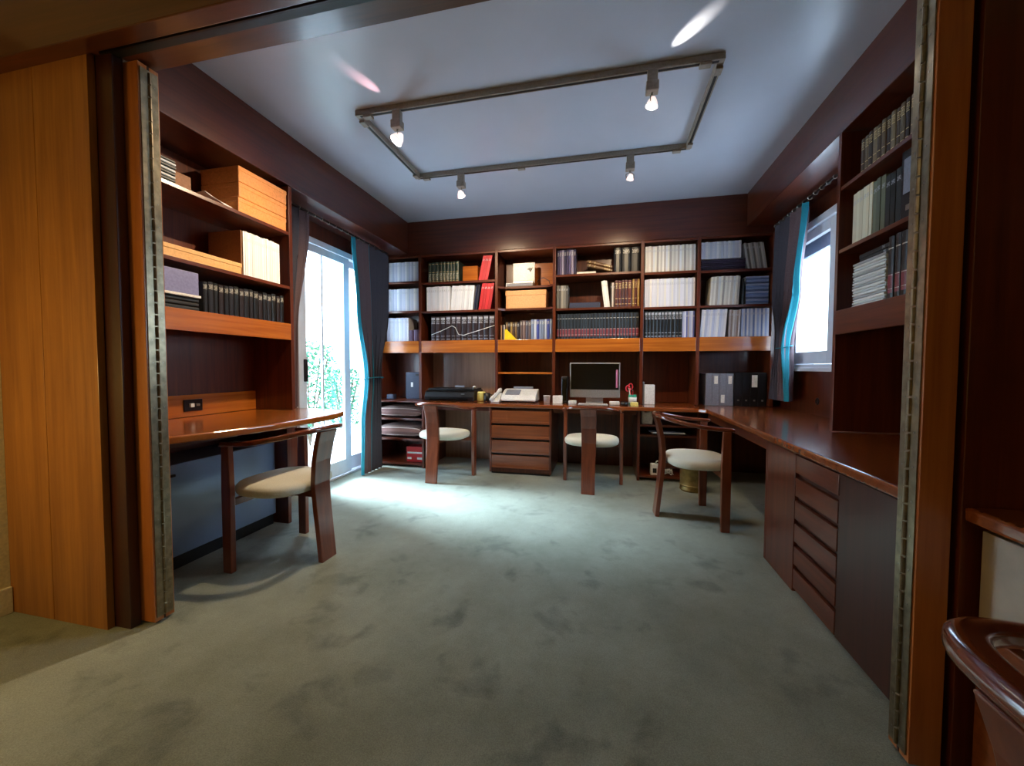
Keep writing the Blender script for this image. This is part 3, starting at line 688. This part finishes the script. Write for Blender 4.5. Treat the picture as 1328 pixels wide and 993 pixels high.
# bay B
row('back', -2.02, -1.64, F, 2.105, 9, .235, .2, [(40, 60, 52), (34, 50, 46)], 'dots', 'dark green gilt volume in the top row of the second bay', 'dark green gilt volumes')
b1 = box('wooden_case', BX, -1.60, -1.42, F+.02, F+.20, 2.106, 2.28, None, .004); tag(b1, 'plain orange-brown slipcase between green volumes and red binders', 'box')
row('back', -1.405, -1.295, F, 2.105, 3, .282, .2, [(206, 48, 58), (190, 40, 50)], 'plain', 'bright red binder leaning in the top row of the second bay', 'red binders, top row', R(12), name='binder', cat='binder')
row('back', -2.04, -1.75, F, 1.775, 11, .285, .22, [(234, 234, 240), (226, 228, 236)], 'plain', 'white journal in the left batch of the second bay middle row', 'white journals, second bay, left batch', name='journal')
row('back', -1.745, -1.475, F, 1.775, 10, .285, .22, [(236, 238, 244), (226, 228, 236)], 'plain', 'white journal leaning in the right batch of the second bay middle row', 'white journals, second bay, right batch', R(5), name='journal')
row('back', -1.47, -1.42, F, 1.775, 2, .285, .22, [(28, 34, 66), (22, 26, 48)], 'cloth', 'navy volume between white journals and red binders', 'navy volumes, second bay', R(8))
row('back', -1.405, -1.262, F, 1.775, 4, .30, .2, [(206, 34, 44), (190, 30, 40)], 'plain', 'bright red binder leaning in the middle row of the second bay', 'red binders, middle row', R(9), name='binder', cat='binder')
row('back', -1.99, -1.21, F, 1.43, 12, .285, .2, [(44, 34, 40), (52, 38, 42)], 'silver', 'dark volume with silver-banded spine in the second bay bottom row', 'silver-banded volumes')
# cable over them
mb = MB(); mb.tube([(-1.98, F-.006, 1.50), (-1.85, F-.012, 1.545), (-1.72, F-.012, 1.60), (-1.68, F-.012, 1.58), (-1.64, F-.012, 1.50), (-1.58, F-.012, 1.49), (-1.4, F-.012, 1.54), (-1.21, F-.010, 1.595)], .004, 6)
tag(build(mb, 'cable', WHITEP, None, smooth=True), 'thin white cable draped in a zigzag across the silver-banded volumes', 'cable')
# bay C
bd = box('backing_board', BX, -1.00, -.56, 4.66, 4.69, 2.031, 2.33, None, .002); tag(bd, 'upright orange-lit board at the back of the third bay top shelf', 'board')  # orange lamplight on this board is put into its wood colour
rt = thing('decoder_box', (-.93, 4.46, 2.031), 'flat silver electronic box under the white framed picture, third bay top shelf', 'electronics')
box('case', ALU, -1.12+.02, -.79, F+.06, F+.2, 2.031, 2.075, rt, .004); box('front_panel', GREYB, -1.09, -.80, F+.056, F+.0595, 2.036, 2.068, rt, .001)
pc = thing('framed_picture', (-.92, 4.5, 2.076), 'white picture with a small dark bird-like mark standing on the silver box', 'picture')
box('frame', WHITEP, -1.03, -.78, F+.13, F+.15, 2.076, 2.31, pc, .003); box('base_ledge', ALU, -1.02, -.79, F+.09, F+.1295, 2.076, 2.10, pc, .003)
mb = MB().prism([(-.87, 2.235), (-.84, 2.25), (-.81, 2.245), (-.80, 2.26), (-.812, 2.225), (-.83, 2.20), (-.845, 2.225)], F+.128, F+.1298, axis='Y'); build(mb, 'mark', BLACKP, pc)
mb = MB().tube([(-.79, F+.17, 2.05), (-.74, F+.15, 2.11), (-.68, F+.12, 2.13), (-.61, F+.11, 2.09), (-.60, F+.1, 2.036)], .0035, 6)
tag(build(mb, 'cable', BLACKP, None, smooth=True), 'black power cord looping behind the silver box', 'cable')
cb = thing('cardboard_box', (-.87, 4.5, 1.786), 'wide tan cardboard box with a lid on the third bay middle shelf', 'box')
box('body', CARDB, -1.095, -.64, F+.05, F+.27, 1.786, 1.965, cb, .003); box('lid', CARDB, -1.10, -.635, F+.045, F+.275, 1.93, 1.985, cb, .003)
row('back', -1.15, -1.10, F+.02, 1.43, 3, .17, .16, [(190, 150, 110), (60, 50, 60), (210, 200, 190)], 'cloth', 'small thin paperback at the left end of the third bay bottom row', 'thin paperbacks, third bay')
yc = build(MB().prism([(-1.095, 1.4305), (-.955, 1.4305), (-1.07, 1.545), (-1.095, 1.55)], F-.004, F+.01, axis='Y'), 'yellow_card', YEL, None, .001); tag(yc, 'yellow triangular card in front of the third bay bottom row', 'card')
row('back', -1.09, -.93, F+.02, 1.43, 6, .20, .16, [(120, 92, 56), (40, 34, 40), (150, 118, 60), (70, 56, 50)], 'title', 'brown paperback behind the yellow card', 'brown paperbacks, third bay')
row('back', -.925, -.80, F+.02, 1.43, 4, .215, .16, [(104, 84, 80), (120, 96, 90), (80, 76, 90)], 'title', 'grey-brown paperback in the middle of the third bay bottom row', 'grey-brown paperbacks, third bay')
row('back', -.80, -.565, F+.02, 1.43, 8, .225, .16, [(120, 132, 160), (190, 198, 214), (60, 72, 150), (130, 142, 170)], 'title', 'blue-grey paperback at the right of the third bay bottom row', 'blue-grey paperbacks, third bay')
# bay D
row('back', -.515, -.31, F, 2.12, 8, .27, .2, [(60, 52, 84), (92, 82, 120), (150, 140, 160), (50, 44, 70)], 'title', 'violet-grey book at the left of the fourth bay top row', 'violet-grey books, fourth bay')
row('back', .085, .35, F, 2.12, 3, .255, .22, [(18, 20, 26)], 'title', 'large black volume at the right of the fourth bay top row', 'large black volumes, fourth bay', hj=.001)
put_book('back', (-.30, F, 2.1206), .028, .2, .20, (226, 220, 206), 'cloth', 'cream book lying flat on the fourth bay top shelf', None, flat=True)
for k in range(2):
    a = put_book('back', (-.06, F+.01, 2.1206), .03, .2, .28, (96, 66, 36), 'gold', 'brown gilt book slumped diagonally, %s of two, fourth bay top row' % ('lower', 'upper')[k], None)
    a.location = (-.21+.01*k, F+.01, 2.205+.040*k); a.rotation_euler = (0, R(106), 0); a.scale = (.032, .2, .27)
    a.location = (-.19, F+.01, 2.222+.036*k)
row('back', -.515, -.39, F, 1.76, 5, .25, .2, [(120, 118, 112), (70, 70, 72), (150, 146, 138)], 'plain', 'grey book at the left of the fourth bay middle row', 'grey books, fourth bay')
nb = box('archive_box', NAVY, -.375, -.05, F+.01, F+.24, 1.761, 1.82, None, .003); tag(nb, 'flat slate-blue box lying in the fourth bay middle row', 'box')
row('back', -.008, .052, F, 1.76, 3, .285, .2, [(230, 228, 222), (238, 236, 232)], 'plain', 'white book leaning left beside the flat blue box', 'white leaning books, fourth bay', R(-7))
row('back', .057, .098, F, 1.76, 3, .26, .2, [(50, 44, 44), (216, 206, 196), (90, 70, 60)], 'plain', 'mixed thin book between white books and maroon set, fourth bay', 'thin books, fourth bay')
row('back', .10, .27, F, 1.76, 5, .28, .2, [(76, 24, 22), (92, 30, 24), (66, 22, 20)], 'gold', 'maroon gilt volume in the fourth bay middle row', 'maroon volumes, fourth bay')
row('back', .275, .35, F, 1.76, 3, .285, .2, [(150, 110, 48), (90, 30, 24), (160, 120, 56)], 'gold', 'golden-brown volume at the right end of the fourth bay middle row', 'golden-brown volumes, fourth bay')
row('back', -.515, .35, F, 1.43, 26, .27, .2, [(22, 26, 30), (18, 22, 26)], 'red', 'black encyclopaedia volume with dark red label in the fourth bay bottom row', 'black encyclopaedia volumes, fourth bay', hj=.001, jit=.001)
# bay E
row('back', .40, .885, F, 2.10, 26, .27, .22, CJ, 'plain', 'cream journal in the top row of the fifth bay', 'journals, fifth bay, top row', name='journal')
row('back', .40, .885, F, 1.745, 28, .29, .22, [(222, 222, 234), (230, 230, 238), (214, 214, 222), (236, 232, 226)], 'plain', 'white journal in the middle row of the fifth bay', 'journals, fifth bay, middle row', name='journal')
row('back', .40, .77, F, 1.43, 11, .275, .2, [(22, 26, 30), (18, 22, 26)], 'silver', 'black volume with pale bands in the fifth bay bottom row', 'black banded volumes, fifth bay', hj=.001)
row('back', .772, .885, F, 1.43, 7, .27, .2, [(170, 176, 206), (206, 208, 222), (90, 96, 150), (150, 140, 140)], 'plain', 'blue-white pamphlet at the right of the fifth bay bottom row', 'pamphlets, fifth bay', name='journal')
# bay F
pile('back', .94, F, 2.09, 6, .019, .40, .21, [(54, 42, 66), (44, 36, 56)], 'cloth', 'dark violet journal lying flat in the sixth bay top row', 'dark violet flat journals', rj=.005, name='journal')
for o in [q for q in C.objects if q.get('group') == 'dark violet flat journals']: pass
row('back', .935, 1.30, F, 2.207, 18, .17, .2, WJ, 'plain', 'pale journal standing on the dark violet pile in the sixth bay', 'journals on the violet pile', name='journal')
row('back', 1.24+.12, 1.535, F, 2.09, 10, .26, .2, [(170, 170, 170), (120, 118, 112), (196, 190, 184)], 'plain', 'grey journal leaning left at the right, sixth bay top row', 'grey leaning journals, sixth bay', R(-9), name='journal')
row('back', 1.02, 1.285, F, 1.745, 14, .29, .2, CJ, 'plain', 'white journal leaning in the sixth bay middle row', 'white leaning journals, sixth bay', R(3), name='journal')
box_d = box('slipcase', DARKB, 1.312, 1.33, F, F+.2, 1.746, 2.0, None, .001); tag(box_d, 'thin black divider upright in the sixth bay middle row', 'divider')
pile('back', 1.35, F, 1.745, 15, .0185, .20, .21, [(150, 172, 220), (120, 148, 204), (180, 194, 226), (90, 110, 150)], 'cloth', 'blue journal in the flat pile of the sixth bay middle row', 'blue journals in a flat pile', rj=.006, name='journal')
row('back', .935, 1.17, F, 1.43, 11, .28, .2, [(218, 220, 234), (230, 228, 232), (190, 196, 220)], 'plain', 'white journal leaning slightly at the left of the sixth bay bottom row', 'white journals, sixth bay bottom', R(4), name='journal')
row('back', 1.20, 1.30, F, 1.43, 6, .27, .2, [(170, 160, 160), (140, 120, 110), (200, 196, 196)], 'plain', 'brownish journal in the middle of the sixth bay bottom row', 'brownish journals, sixth bay bottom', R(2), name='journal')
row('back', 1.315, 1.56, F, 1.43, 14, .28, .2, [(160, 176, 214), (206, 210, 224), (110, 130, 180), (220, 220, 228)], 'plain', 'pale blue journal at the right of the sixth bay bottom row', 'pale blue journals, sixth bay bottom', name='journal')

# left bookcase contents (spines face +X)
XL = -2.30
pile('left', 1.50, XL, 2.11, 8, .017, .27, .2, [(200, 208, 214), (40, 44, 48)], 'cloth', 'black and white magazine in the flat pile, left bookcase top shelf', 'magazine pile, left bookcase top shelf', rj=.01, name='magazine', cat='magazine')
bl = box('small_box', BROWNB, -2.50, -2.36, 1.775, 1.90, 2.111, 2.22, None, .003); tag(bl, 'small reddish-brown box behind the magazine pile, left bookcase top shelf', 'box')
mb = MB()
for k in range(4):
    z = 2.112+k*.004
    mb.add([(-2.50+.01*k, 1.96+.01*k, z+.045-.008*k), (-2.31, 1.94+.01*k, z+.045-.008*k), (-2.31, 2.12, z+.002), (-2.50, 2.12, z+.002), (-2.50+.01*k, 1.96+.01*k, z+.047-.008*k), (-2.31, 1.94+.01*k, z+.047-.008*k), (-2.31, 2.12, z+.004), (-2.50, 2.12, z+.004)], [(0, 3, 2, 1), (4, 5, 6, 7), (0, 1, 5, 4), (1, 2, 6, 5), (2, 3, 7, 6), (3, 0, 4, 7)])
tag(build(mb, 'booklet', PAPER, None), 'open white booklet curling up beside the orange archive boxes', 'booklet')
zb = 2.1105
for k, (h_, y0, nm) in enumerate(((.095, 2.14, 'lowest'), (.095, 2.143, 'middle'), (.10, 2.14, 'topmost'))):
    t = thing('archive_box', (-2.45, 2.33, zb), '%s orange archive box of the stack of three, left bookcase top shelf' % nm, 'box', 'orange archive boxes')
    box('body', ORBOX, -2.58, -2.285+.003*k, y0, 2.535, zb, zb+h_-.001, t, .006); box('lid', ORBOX, -2.582, -2.283+.003*k, y0-.002, 2.537, zb+h_-.03, zb+h_-.0005, t, .005); zb += h_+.0005
bx_ = thing('flat_box', (-2.4, 1.9, 1.716), 'long flat tan box at the left of the left bookcase middle shelf', 'box')
box('body', TANBOX, -2.44, -2.29, 1.66, 2.155, 1.716, 1.775, bx_, .003); box('lid', TANBOX, -2.443, -2.287, 1.657, 2.158, 1.76, 1.785, bx_, .003)
bw = box('brown_box', BROWNB, -2.59, -2.46, 1.60, 1.98, 1.716, 1.81, None, .003); tag(bw, 'brown box lying behind the long flat tan box', 'box')
row('left', 2.17, 2.46, XL+.0, 1.715, 1, .29, .25, [(160, 110, 76)], 'cloth', 'tall brown slipcase full of white journals, left bookcase middle shelf', None) if False else None
sc_ = thing('journal_case', (-2.4, 2.3, 1.716), 'tall brown cardboard case behind the white journals, left bookcase middle shelf', 'box')
build(MB().box(-2.56, -2.30, 2.165, 2.171, 1.716, 2.005).box(-2.56, -2.555, 2.1715, 2.475, 1.716, 2.005), 'shell', BROWNB, sc_, .001)
row('left', 2.175, 2.475, XL+.01, 1.715, 18, .29, .22, [(240, 240, 238), (230, 230, 232), (244, 242, 238)], 'plain', 'white journal in the block on the left bookcase middle shelf', 'white journals, left bookcase', name='journal')
lv = box('lavender_box', mat('lavender_card', (128, 128, 170), .5), -2.58, -2.30, 1.60, 1.88, 1.531, 1.66, None, .003); tag(lv, 'lavender box on top of the low books, left bookcase bottom shelf', 'box')
wf_ = box('white_folder', PAPER, -2.58, -2.29, 1.60, 1.885, 1.516, 1.530, None, .002); tag(wf_, 'white folder lying under the lavender box', 'folder')
pile('left', 1.60, XL, 1.44, 3, .0245, .28, .22, [(26, 34, 34), (30, 30, 32)], 'cloth', 'dark book lying flat under the white folder, left bookcase bottom shelf', 'flat dark books, left bookcase', rj=.01)
row('left', 1.905, 2.52, XL, 1.44, 17, .20, .17, [(20, 20, 24), (30, 28, 34), (16, 18, 20), (36, 26, 28)], 'title', 'small black book with white lettering in the left bookcase bottom row', 'small black books, left bookcase', hj=.02)

# right bookcase contents (spines face -X); rows run towards the camera
XR = 1.365
row('right', 2.64, 2.05, XR, 2.18, 18, .20, .17, [(66, 50, 32), (96, 80, 56), (44, 32, 24), (120, 104, 76)], 'gold', 'small brown gilt book in the right bookcase top row', 'small brown books, right bookcase')
row('right', 2.69, 2.52, XR, 1.815, 6, .29, .22, [(226, 214, 184), (234, 226, 200)], 'plain', 'cream journal at the left of the right bookcase middle row', 'cream journals, right bookcase', name='journal')
row('right', 2.515, 2.42, XR, 1.815, 3, .285, .22, [(112, 118, 96), (92, 98, 84)], 'plain', 'grey-green volume in the right bookcase middle row', 'grey-green volumes, right bookcase')
row('right', 2.415, 2.31, XR, 1.815, 3, .27, .22, [(34, 40, 38), (26, 30, 30)], 'plain', 'dark volume beside the black labelled box file, right bookcase', 'dark volumes, right bookcase')
for k in range(2):
    y1 = 2.285-.13*k
    bf = thing('box_file', (1.45, y1-.06, 1.816), 'black box file with a grey label, %s of the pair in the right bookcase' % ('left one', 'right one')[k], 'box file', 'black box files')
    box('case', DARKB, 1.352, 1.62, y1-.12, y1, 1.816, 2.13, bf, .004); box('label', GREYB, 1.350, 1.3518, y1-.10, y1-.02, 1.93, 2.09, bf, 0); box('pull_ring', STEEL, 1.349, 1.3518, y1-.08, y1-.04, 1.85, 1.875, bf, 0)
pile('right', 2.67, XR, 1.46, 16, .0155, .27, .22, [(236, 234, 230), (220, 220, 218), (244, 242, 236), (180, 180, 180)], 'cloth', 'white magazine in the tall flat pile on the right bookcase bottom shelf', 'white magazine pile, right bookcase', rj=.02, name='magazine', cat='magazine')
pile('right', 2.65, XR+.02, 1.46+16*.0155, 2, .022, .25, .2, [(30, 30, 34)], 'plain', 'dark book lying on top of the white magazine pile', 'dark books on the pile', rj=.02)
row('right', 2.39, 2.10, XR, 1.46, 6, .31, .22, [(24, 20, 24), (30, 24, 26)], 'red', 'black volume with red label beside the white magazine pile', 'black and red volumes, right bookcase')

# ------------------------------------------------------------------ things on the counters
CZ = .7405
pr = thing('printer', (-1.70, 4.42, CZ), 'flat black inkjet printer on the counter behind the left armchair', 'printer')
build(MB().prism([(4.24, CZ), (4.23, CZ+.05), (4.26, CZ+.105), (4.30, CZ+.12), (4.58, CZ+.12), (4.60, CZ)], -2.0, -1.41, axis='X'), 'body', BLACKP, pr, .008)
box('scanner_lid', BLACKP, -1.985, -1.425, 4.30, 4.575, CZ+.1205, CZ+.14, pr, .006); box('paper_tray', BLACKG, -1.93, -1.48, 4.20, 4.229, CZ+.01, CZ+.03, pr, .003)
box('badge', ALU, -1.56, -1.52, 4.233, 4.239, CZ+.078, CZ+.084, pr, 0); box('rear_support', GREYB, -1.74, -1.62, 4.52, 4.53, CZ+.1405, CZ+.165, pr, .003)
t = build(MB().lathe([(0, 0), (.012, 0), (.022, .008), (.018, .022), (0, .026)], 14), 'paper_ball', PAPER, None, smooth=True, local=True); t.location = (-1.47, 4.44, CZ+.1405); tag(t, 'small white crumpled object on the right end of the black printer', 'paper')
t = build(MB().lathe([(0, 0), (.045, 0), (.048, .012), (.048, .09), (.044, .105), (.012, .107), (0, .10)], 24), 'yellow_roll', PALEY, None, smooth=True, local=True); t.location = (-1.355, 4.34, CZ); tag(t, 'pale yellow roll of paper between printer and black mug', 'paper roll')
mg = thing('mug', (-1.28, 4.31, CZ), 'small black mug on the counter beside the fax machine', 'mug')
build(MB().lathe([(0, 0), (.034, 0), (.038, .01), (.038, .095), (.035, .095), (.034, .012), (0, .010)], 22), 'cup', BLACKP, mg, smooth=True, local=True)
build(MB().tube([(.036, 0, .08), (.056, 0, .075), (.062, 0, .05), (.054, 0, .028), (.037, 0, .022)], .005, 7), 'handle', BLACKP, mg, smooth=True, local=True)
fx = thing('fax_machine', (-.93, 4.38, CZ), 'white fax telephone with handset on the counter above the drawers', 'fax machine')
build(MB().prism([(4.22, CZ+.015), (4.215, CZ+.035), (4.27, CZ+.085), (4.40, CZ+.135), (4.47, CZ+.14), (4.50, CZ+.015)], -1.10, -.715, axis='X'), 'body', WHITEP, fx, .008)
box('base', BLACKP, -1.09, -.725, 4.235, 4.49, CZ, CZ+.0145, fx, .003); box('paper_guide', GREYB, -1.0, -.78, 4.43, 4.46, CZ+.1405, CZ+.165, fx, .003)
build(MB().prism([(4.262, CZ+.083), (4.262, CZ+.087), (4.38, CZ+.133), (4.38, CZ+.129)], -1.06, -.90, axis='X'), 'keypad', GREYB, fx)
hp = [(-1.195, 4.18, CZ+.026), (-1.185, 4.21, CZ+.05), (-1.155, 4.27, CZ+.09), (-1.135, 4.31, CZ+.125), (-1.125, 4.335, CZ+.13)]
build(MB().tube(hp, 0, n=12, radii=[(.026, .020), (.024, .018), (.016, .014), (.024, .018), (.026, .020)]), 'handset', WHITEP, fx, smooth=True)
build(MB().prism([(4.19, CZ), (4.185, CZ+.012), (4.33, CZ+.10), (4.35, CZ)], -1.20, -1.11, axis='X'), 'cradle', WHITEP, fx, .004)
nt_ = box('note_box', PAPER, -.53, -.43, 4.23, 4.30, CZ, CZ+.082, None, .002); tag(nt_, 'white card box right of the fax machine, beside the black loudspeaker', 'box')
t = build(MB().lathe([(0, 0), (.032, 0), (.036, .075), (.04, .078), (.038, .08), (.034, .078), (.03, .006), (0, .004)], 20), 'white_cup', WHITEP, None, smooth=True, local=True); t.location = (-.60, 4.28, CZ); tag(t, 'translucent white cup between the fax machine and the white card box', 'cup')
# loudspeaker
sp_ = thing('loudspeaker', (-.40, 4.33, CZ), 'tall thin black loudspeaker left of the computer', 'loudspeaker')
build(MB().prism([(-.445, 4.29), (-.385, 4.28), (-.375, 4.38), (-.44, 4.38)], CZ, CZ+.285), 'cabinet', BLACKP, sp_, .006); box('grille', BLACKG, -.438, -.392, 4.276, 4.281, CZ+.03, CZ+.26, sp_, .002)
# computer
im = thing('desktop_computer', (-.10, 4.42, CZ), 'silver all-in-one computer with a black screen on the back counter', 'computer')
sx0, sx1, sz0, sz1 = -.362, .163, CZ+.06, CZ+.435
box('housing', ALU, sx0, sx1, 4.345, 4.37, sz0, sz1, im, .008, seg=3)
box('screen', BLACKG, sx0+.013, sx1-.013, 4.3435, 4.3449, sz0+.088, sz1-.014, im, 0)
build(MB().prism([(4.30, CZ), (4.45, CZ), (4.45, CZ+.004), (4.40, CZ+.012), (4.385, CZ+.16), (4.371, CZ+.16), (4.385, CZ+.012), (4.30, CZ+.004)], -.19, -.01, axis='X'), 'stand', ALU, im, .002)
st = box('sticker_strip', mat('pink_blue_strip', (190, 120, 160), .4), .12, .138, 4.3405, 4.3432, sz0+.11, sz0+.30, im, .0005)
st['label'] = 'narrow pink and violet strip along the screen edge'
kb = thing('keyboard', (-.12, 4.16, CZ), 'slim silver and white keyboard in front of the computer', 'keyboard')
box('base', ALU, -.26, .04, 4.10, 4.21, CZ, CZ+.010, kb, .003)
mb = MB()
for i in range(14):
    for j in range(5): mb.box(-.252+i*.0205, -.252+i*.0205+.017, 4.108+j*.0195, 4.108+j*.0195+.016, CZ+.0105, CZ+.0145)
build(mb, 'keys', WHITEP, kb)
for x0, x1, y0, lab in ((-.365, -.285, 4.22, 'small white block under the left end of the computer'), (.055, .155, 4.19, 'white folded paper under the right end of the computer')):
    tag(box('white_block', WHITEP, x0, x1, y0, y0+.08, CZ, CZ+.035, None, .006), lab, 'block')
t = build(MB().lathe([(0, 0), (.036, 0), (.038, .01), (.038, .03), (.03, .034), (0, .034)], 24), 'tape_reel', BLACKP, None, smooth=True, local=True); t.location = (.20, 4.20, CZ); tag(t, 'small round dark disc on the counter right of the computer', 'disc')
tag(box('sticky_notes', PALEY, .262, .335, 4.19, 4.26, CZ, CZ+.03, None, .002), 'pale green note pad in front of the pen cup', 'note pad')
pcup = thing('pen_cup', (.29, 4.34, CZ), 'green and white pen cup full of pens and red scissors', 'pen cup')
build(MB().lathe([(0, 0), (.038, 0), (.042, .10), (.039, .10), (.035, .005), (0, .004)], 22), 'cup', GREENP, pcup, smooth=True, local=True)
build(MB().lathe([(.0405, .02), (.0425, .021), (.0438, .075), (.0418, .076)], 22), 'band', WHITEP, pcup, local=True, smooth=True)
rnd = random.Random(3)
for k, m_ in enumerate((REDP, GREENP, NAVY, WHITEP, REDP)):
    a = rnd.uniform(0, 6.28); pen = thing('pen', (.29, 4.34, CZ+.005), ['red pen', 'green pen', 'navy pen', 'white pen', 'short red pen'][k]+' standing in the green pen cup', 'pen', 'pens in the cup')
    h = .13+.02*(k % 3); build(MB().tube([(.015*math.cos(a), .015*math.sin(a), 0), (.04*math.cos(a), .04*math.sin(a), h)], .004, 7), 'barrel', m_, pen, local=True, smooth=True)
    build(MB().tube([(.04*math.cos(a), .04*math.sin(a), h), (.0425*math.cos(a), .0425*math.sin(a), h+.012)], .0025, 7), 'cap', WHITEP, pen, local=True)
ss = thing('scissors', (.25, 4.34, CZ+.01), 'red-handled scissors standing in the pen cup', 'scissors')
mb = MB()
for s in (-1, 1): mb.tube([(.005+s*.014+.02*math.cos(a), -.004, .165+.03*math.sin(a)+.01*s) for a in [j*math.pi/6 for j in range(13)]], .006, 7)
build(mb, 'handle', REDP, ss, local=True, smooth=True); build(MB().box(.0, .02, -.006, -.002, .0, .14), 'blade', STEEL, ss, local=True)
wb = thing('white_carton', (.47, 4.40, CZ), 'tall white carton on the counter right of the pen cup', 'carton')
box('body', WHITEP, .41, .51, 4.36, 4.44, CZ, CZ+.205, wb, .004); box('side_tube', GREYB, .392, .409, 4.37, 4.40, CZ, CZ+.235, wb, .004)
# binders in the sixth bay
for k in range(4):
    x0 = 1.005+k*.065
    t = thing('lever_arch_file', (x0+.032, 4.6, CZ), ['leftmost grey file on the counter in the right corner', 'second grey file from the left, label near its top', 'third grey file from the left, label near its bottom', 'grey file next to the black files, label near its top'][k], 'file', 'grey files')
    box('case', GREYB, x0, x0+.063, 4.41, 4.68, CZ, CZ+.325, t, .003)
    if k: z = CZ+(.22 if k != 2 else .03); box('spine_label', PAPER, x0+.015, x0+.048, 4.4085, 4.4098, z, z+.08, t, 0)
for k in range(4):
    x0 = 1.272+k*.072
    t = thing('lever_arch_file', (x0+.04, 4.6, CZ), ['leftmost black file beside the grey files', 'second black file beside the grey files', 'black file with a white label beside the curtain', 'black file furthest right behind the curtain'][k], 'file', 'black files')
    box('case', DARKB, x0, x0+.071, 4.41, 4.68, CZ, CZ+.335, t, .003); box('finger_ring', STEEL, x0+.028, x0+.046, 4.4085, 4.4098, CZ+.05, CZ+.066, t, 0)
    if k == 2: box('spine_label', PAPER, x0+.012, x0+.062, 4.4085, 4.4098, CZ+.19, CZ+.31, t, 0)
# far left bay on top of the low unit
nx = thing('navy_case', (-2.22, 4.5, .742), 'navy blue upright box with a small white tag on the far left shelf', 'box')
box('body', NAVY, -2.33, -2.135, 4.42, 4.62, .742, 1.06, nx, .004); box('tag', WHITEP, -2.262, -2.235, 4.417, 4.4195, .885, .94, nx, 0); box('clasp', BLACKP, -2.20, -2.16, 4.412, 4.4195, 1.02, 1.04, nx, .001)
tag(box('dark_tin', NAVY, -2.52, -2.43, 4.30, 4.38, .742, .80, None, .008), 'small dark tin at the left of the far left shelf', 'tin')
# cushions
def cushion(z, lab, hh):
    mb = MB(); n, m_ = 20, 30; vs = []; w, d = .30, .24
    for s in (1, -1):
        for i in range(n+1):
            for j in range(m_+1):
                u, v = i/n*2-1, j/m_*2-1
                t = (1-u**4)*(1-v**4); x = w*(u*(1-.06*(1-abs(v)))) ; y = d*v*(1-.06*(1-abs(u)))
                vs.append((x, y, hh/2+s*(hh/2-.002)*max(0, t)**.45))
    N = (n+1)*(m_+1); fs = []; mi = []
    for s in range(2):
        for i in range(n):
            for j in range(m_): a = s*N+i*(m_+1)+j; fs.append((a, a+m_+1, a+m_+2, a+1)); mi.append(j % 2)
    mb.v = vs; mb.f = fs; mb.m = mi
    t = build(mb, 'cushion', [CUA, CUB], None, smooth=True, local=True); t.location = (-2.28, 4.34, z); tag(t, lab, 'cushion')
CUA = mat('brown_stripe', (130, 96, 90), .85, bump=.3, scale=200); CUB = mat('beige_stripe', (225, 204, 192), .85, bump=.3, scale=200)
cushion(.5505, 'upper brown striped cushion in the low corner shelf unit', .13); cushion(.3225, 'lower brown striped cushion in the low corner shelf unit', .145)
rx = thing('red_carton', (-2.08, 4.3, .046), 'red and white carton on the bottom shelf of the corner unit', 'carton')
box('body', REDB, -2.19, -1.985, 4.16, 4.32, .046, .22, rx, .003); build(MB().box(-2.18, -2.0, 4.1585, 4.1598, .14, .16).box(-2.18, -2.13, 4.1585, 4.1598, .075, .10).box(-2.06, -2.0, 4.1585, 4.1598, .075, .10), 'white_stripes', PAPER, rx)
# lower right unit
t = thing('paper_bag', (.43, 4.25, .561), 'white crumpled paper bag on the top of the low right shelf unit', 'bag')
build(MB().prism([(.37, .561), (.47, .561), (.475, .62), (.46, .69), (.41, .67), (.37, .692)], 4.18, 4.26, axis='Y'), 'body', PAPER, t, .004)
for k in range(3): tag(box('magazine', [BLACKP, PAPER, NAVY][k], .48-.02*k, .80-.02*k, 4.17+.005*k, 4.40, .4605+.012*k, .4715+.012*k, None, .001), ['bottom black magazine in the low right shelf unit', 'white magazine between two dark ones in the low right shelf unit', 'topmost navy magazine in the low right shelf unit'][k], 'magazine')
ad = thing('power_adapter', (.50, 4.2, .0505), 'white boxy plug adapter on the bottom shelf of the low right unit', 'adapter')
box('body', WHITEP, .46, .54, 4.18, 4.25, .0505, .16, ad, .006); box('socket', BLACKP, .482, .518, 4.178, 4.1798, .075, .12, ad, 0)
build(MB().tube([(.51, 4.21, .16), (.52, 4.21, .185), (.535, 4.21, .19)], .006, 7), 'plug', WHITEP, ad, smooth=True)
mb = MB(); rnd = random.Random(5); mb.tube([(.64+.05*math.cos(k*1.1)*rnd.uniform(.5, 1), 4.22+.03*math.sin(k*1.7), .056+.05*abs(math.sin(k*.7))) for k in range(22)], .005, 6)
tag(build(mb, 'cable_bundle', WHITEP, None, smooth=True), 'tangled white cable bundle on the bottom shelf of the low right unit', 'cable')
# waste basket
wbk = thing('waste_basket', (.80, 3.93, 0), 'round brass-coloured waste basket behind the side-on armchair', 'waste basket')
build(MB().lathe([(0, 0), (.105, 0), (.112, .01), (.107, .02), (.108, .23), (.113, .235), (.113, .245), (.105, .245), (.103, .012), (0, .010)], 32), 'bin', BASKETM, wbk, smooth=True, local=True)
build(MB().lathe([(.108, .045), (.112, .048), (.112, .056), (.108, .06)], 32), 'band', BASKETM, wbk, smooth=True, local=True)
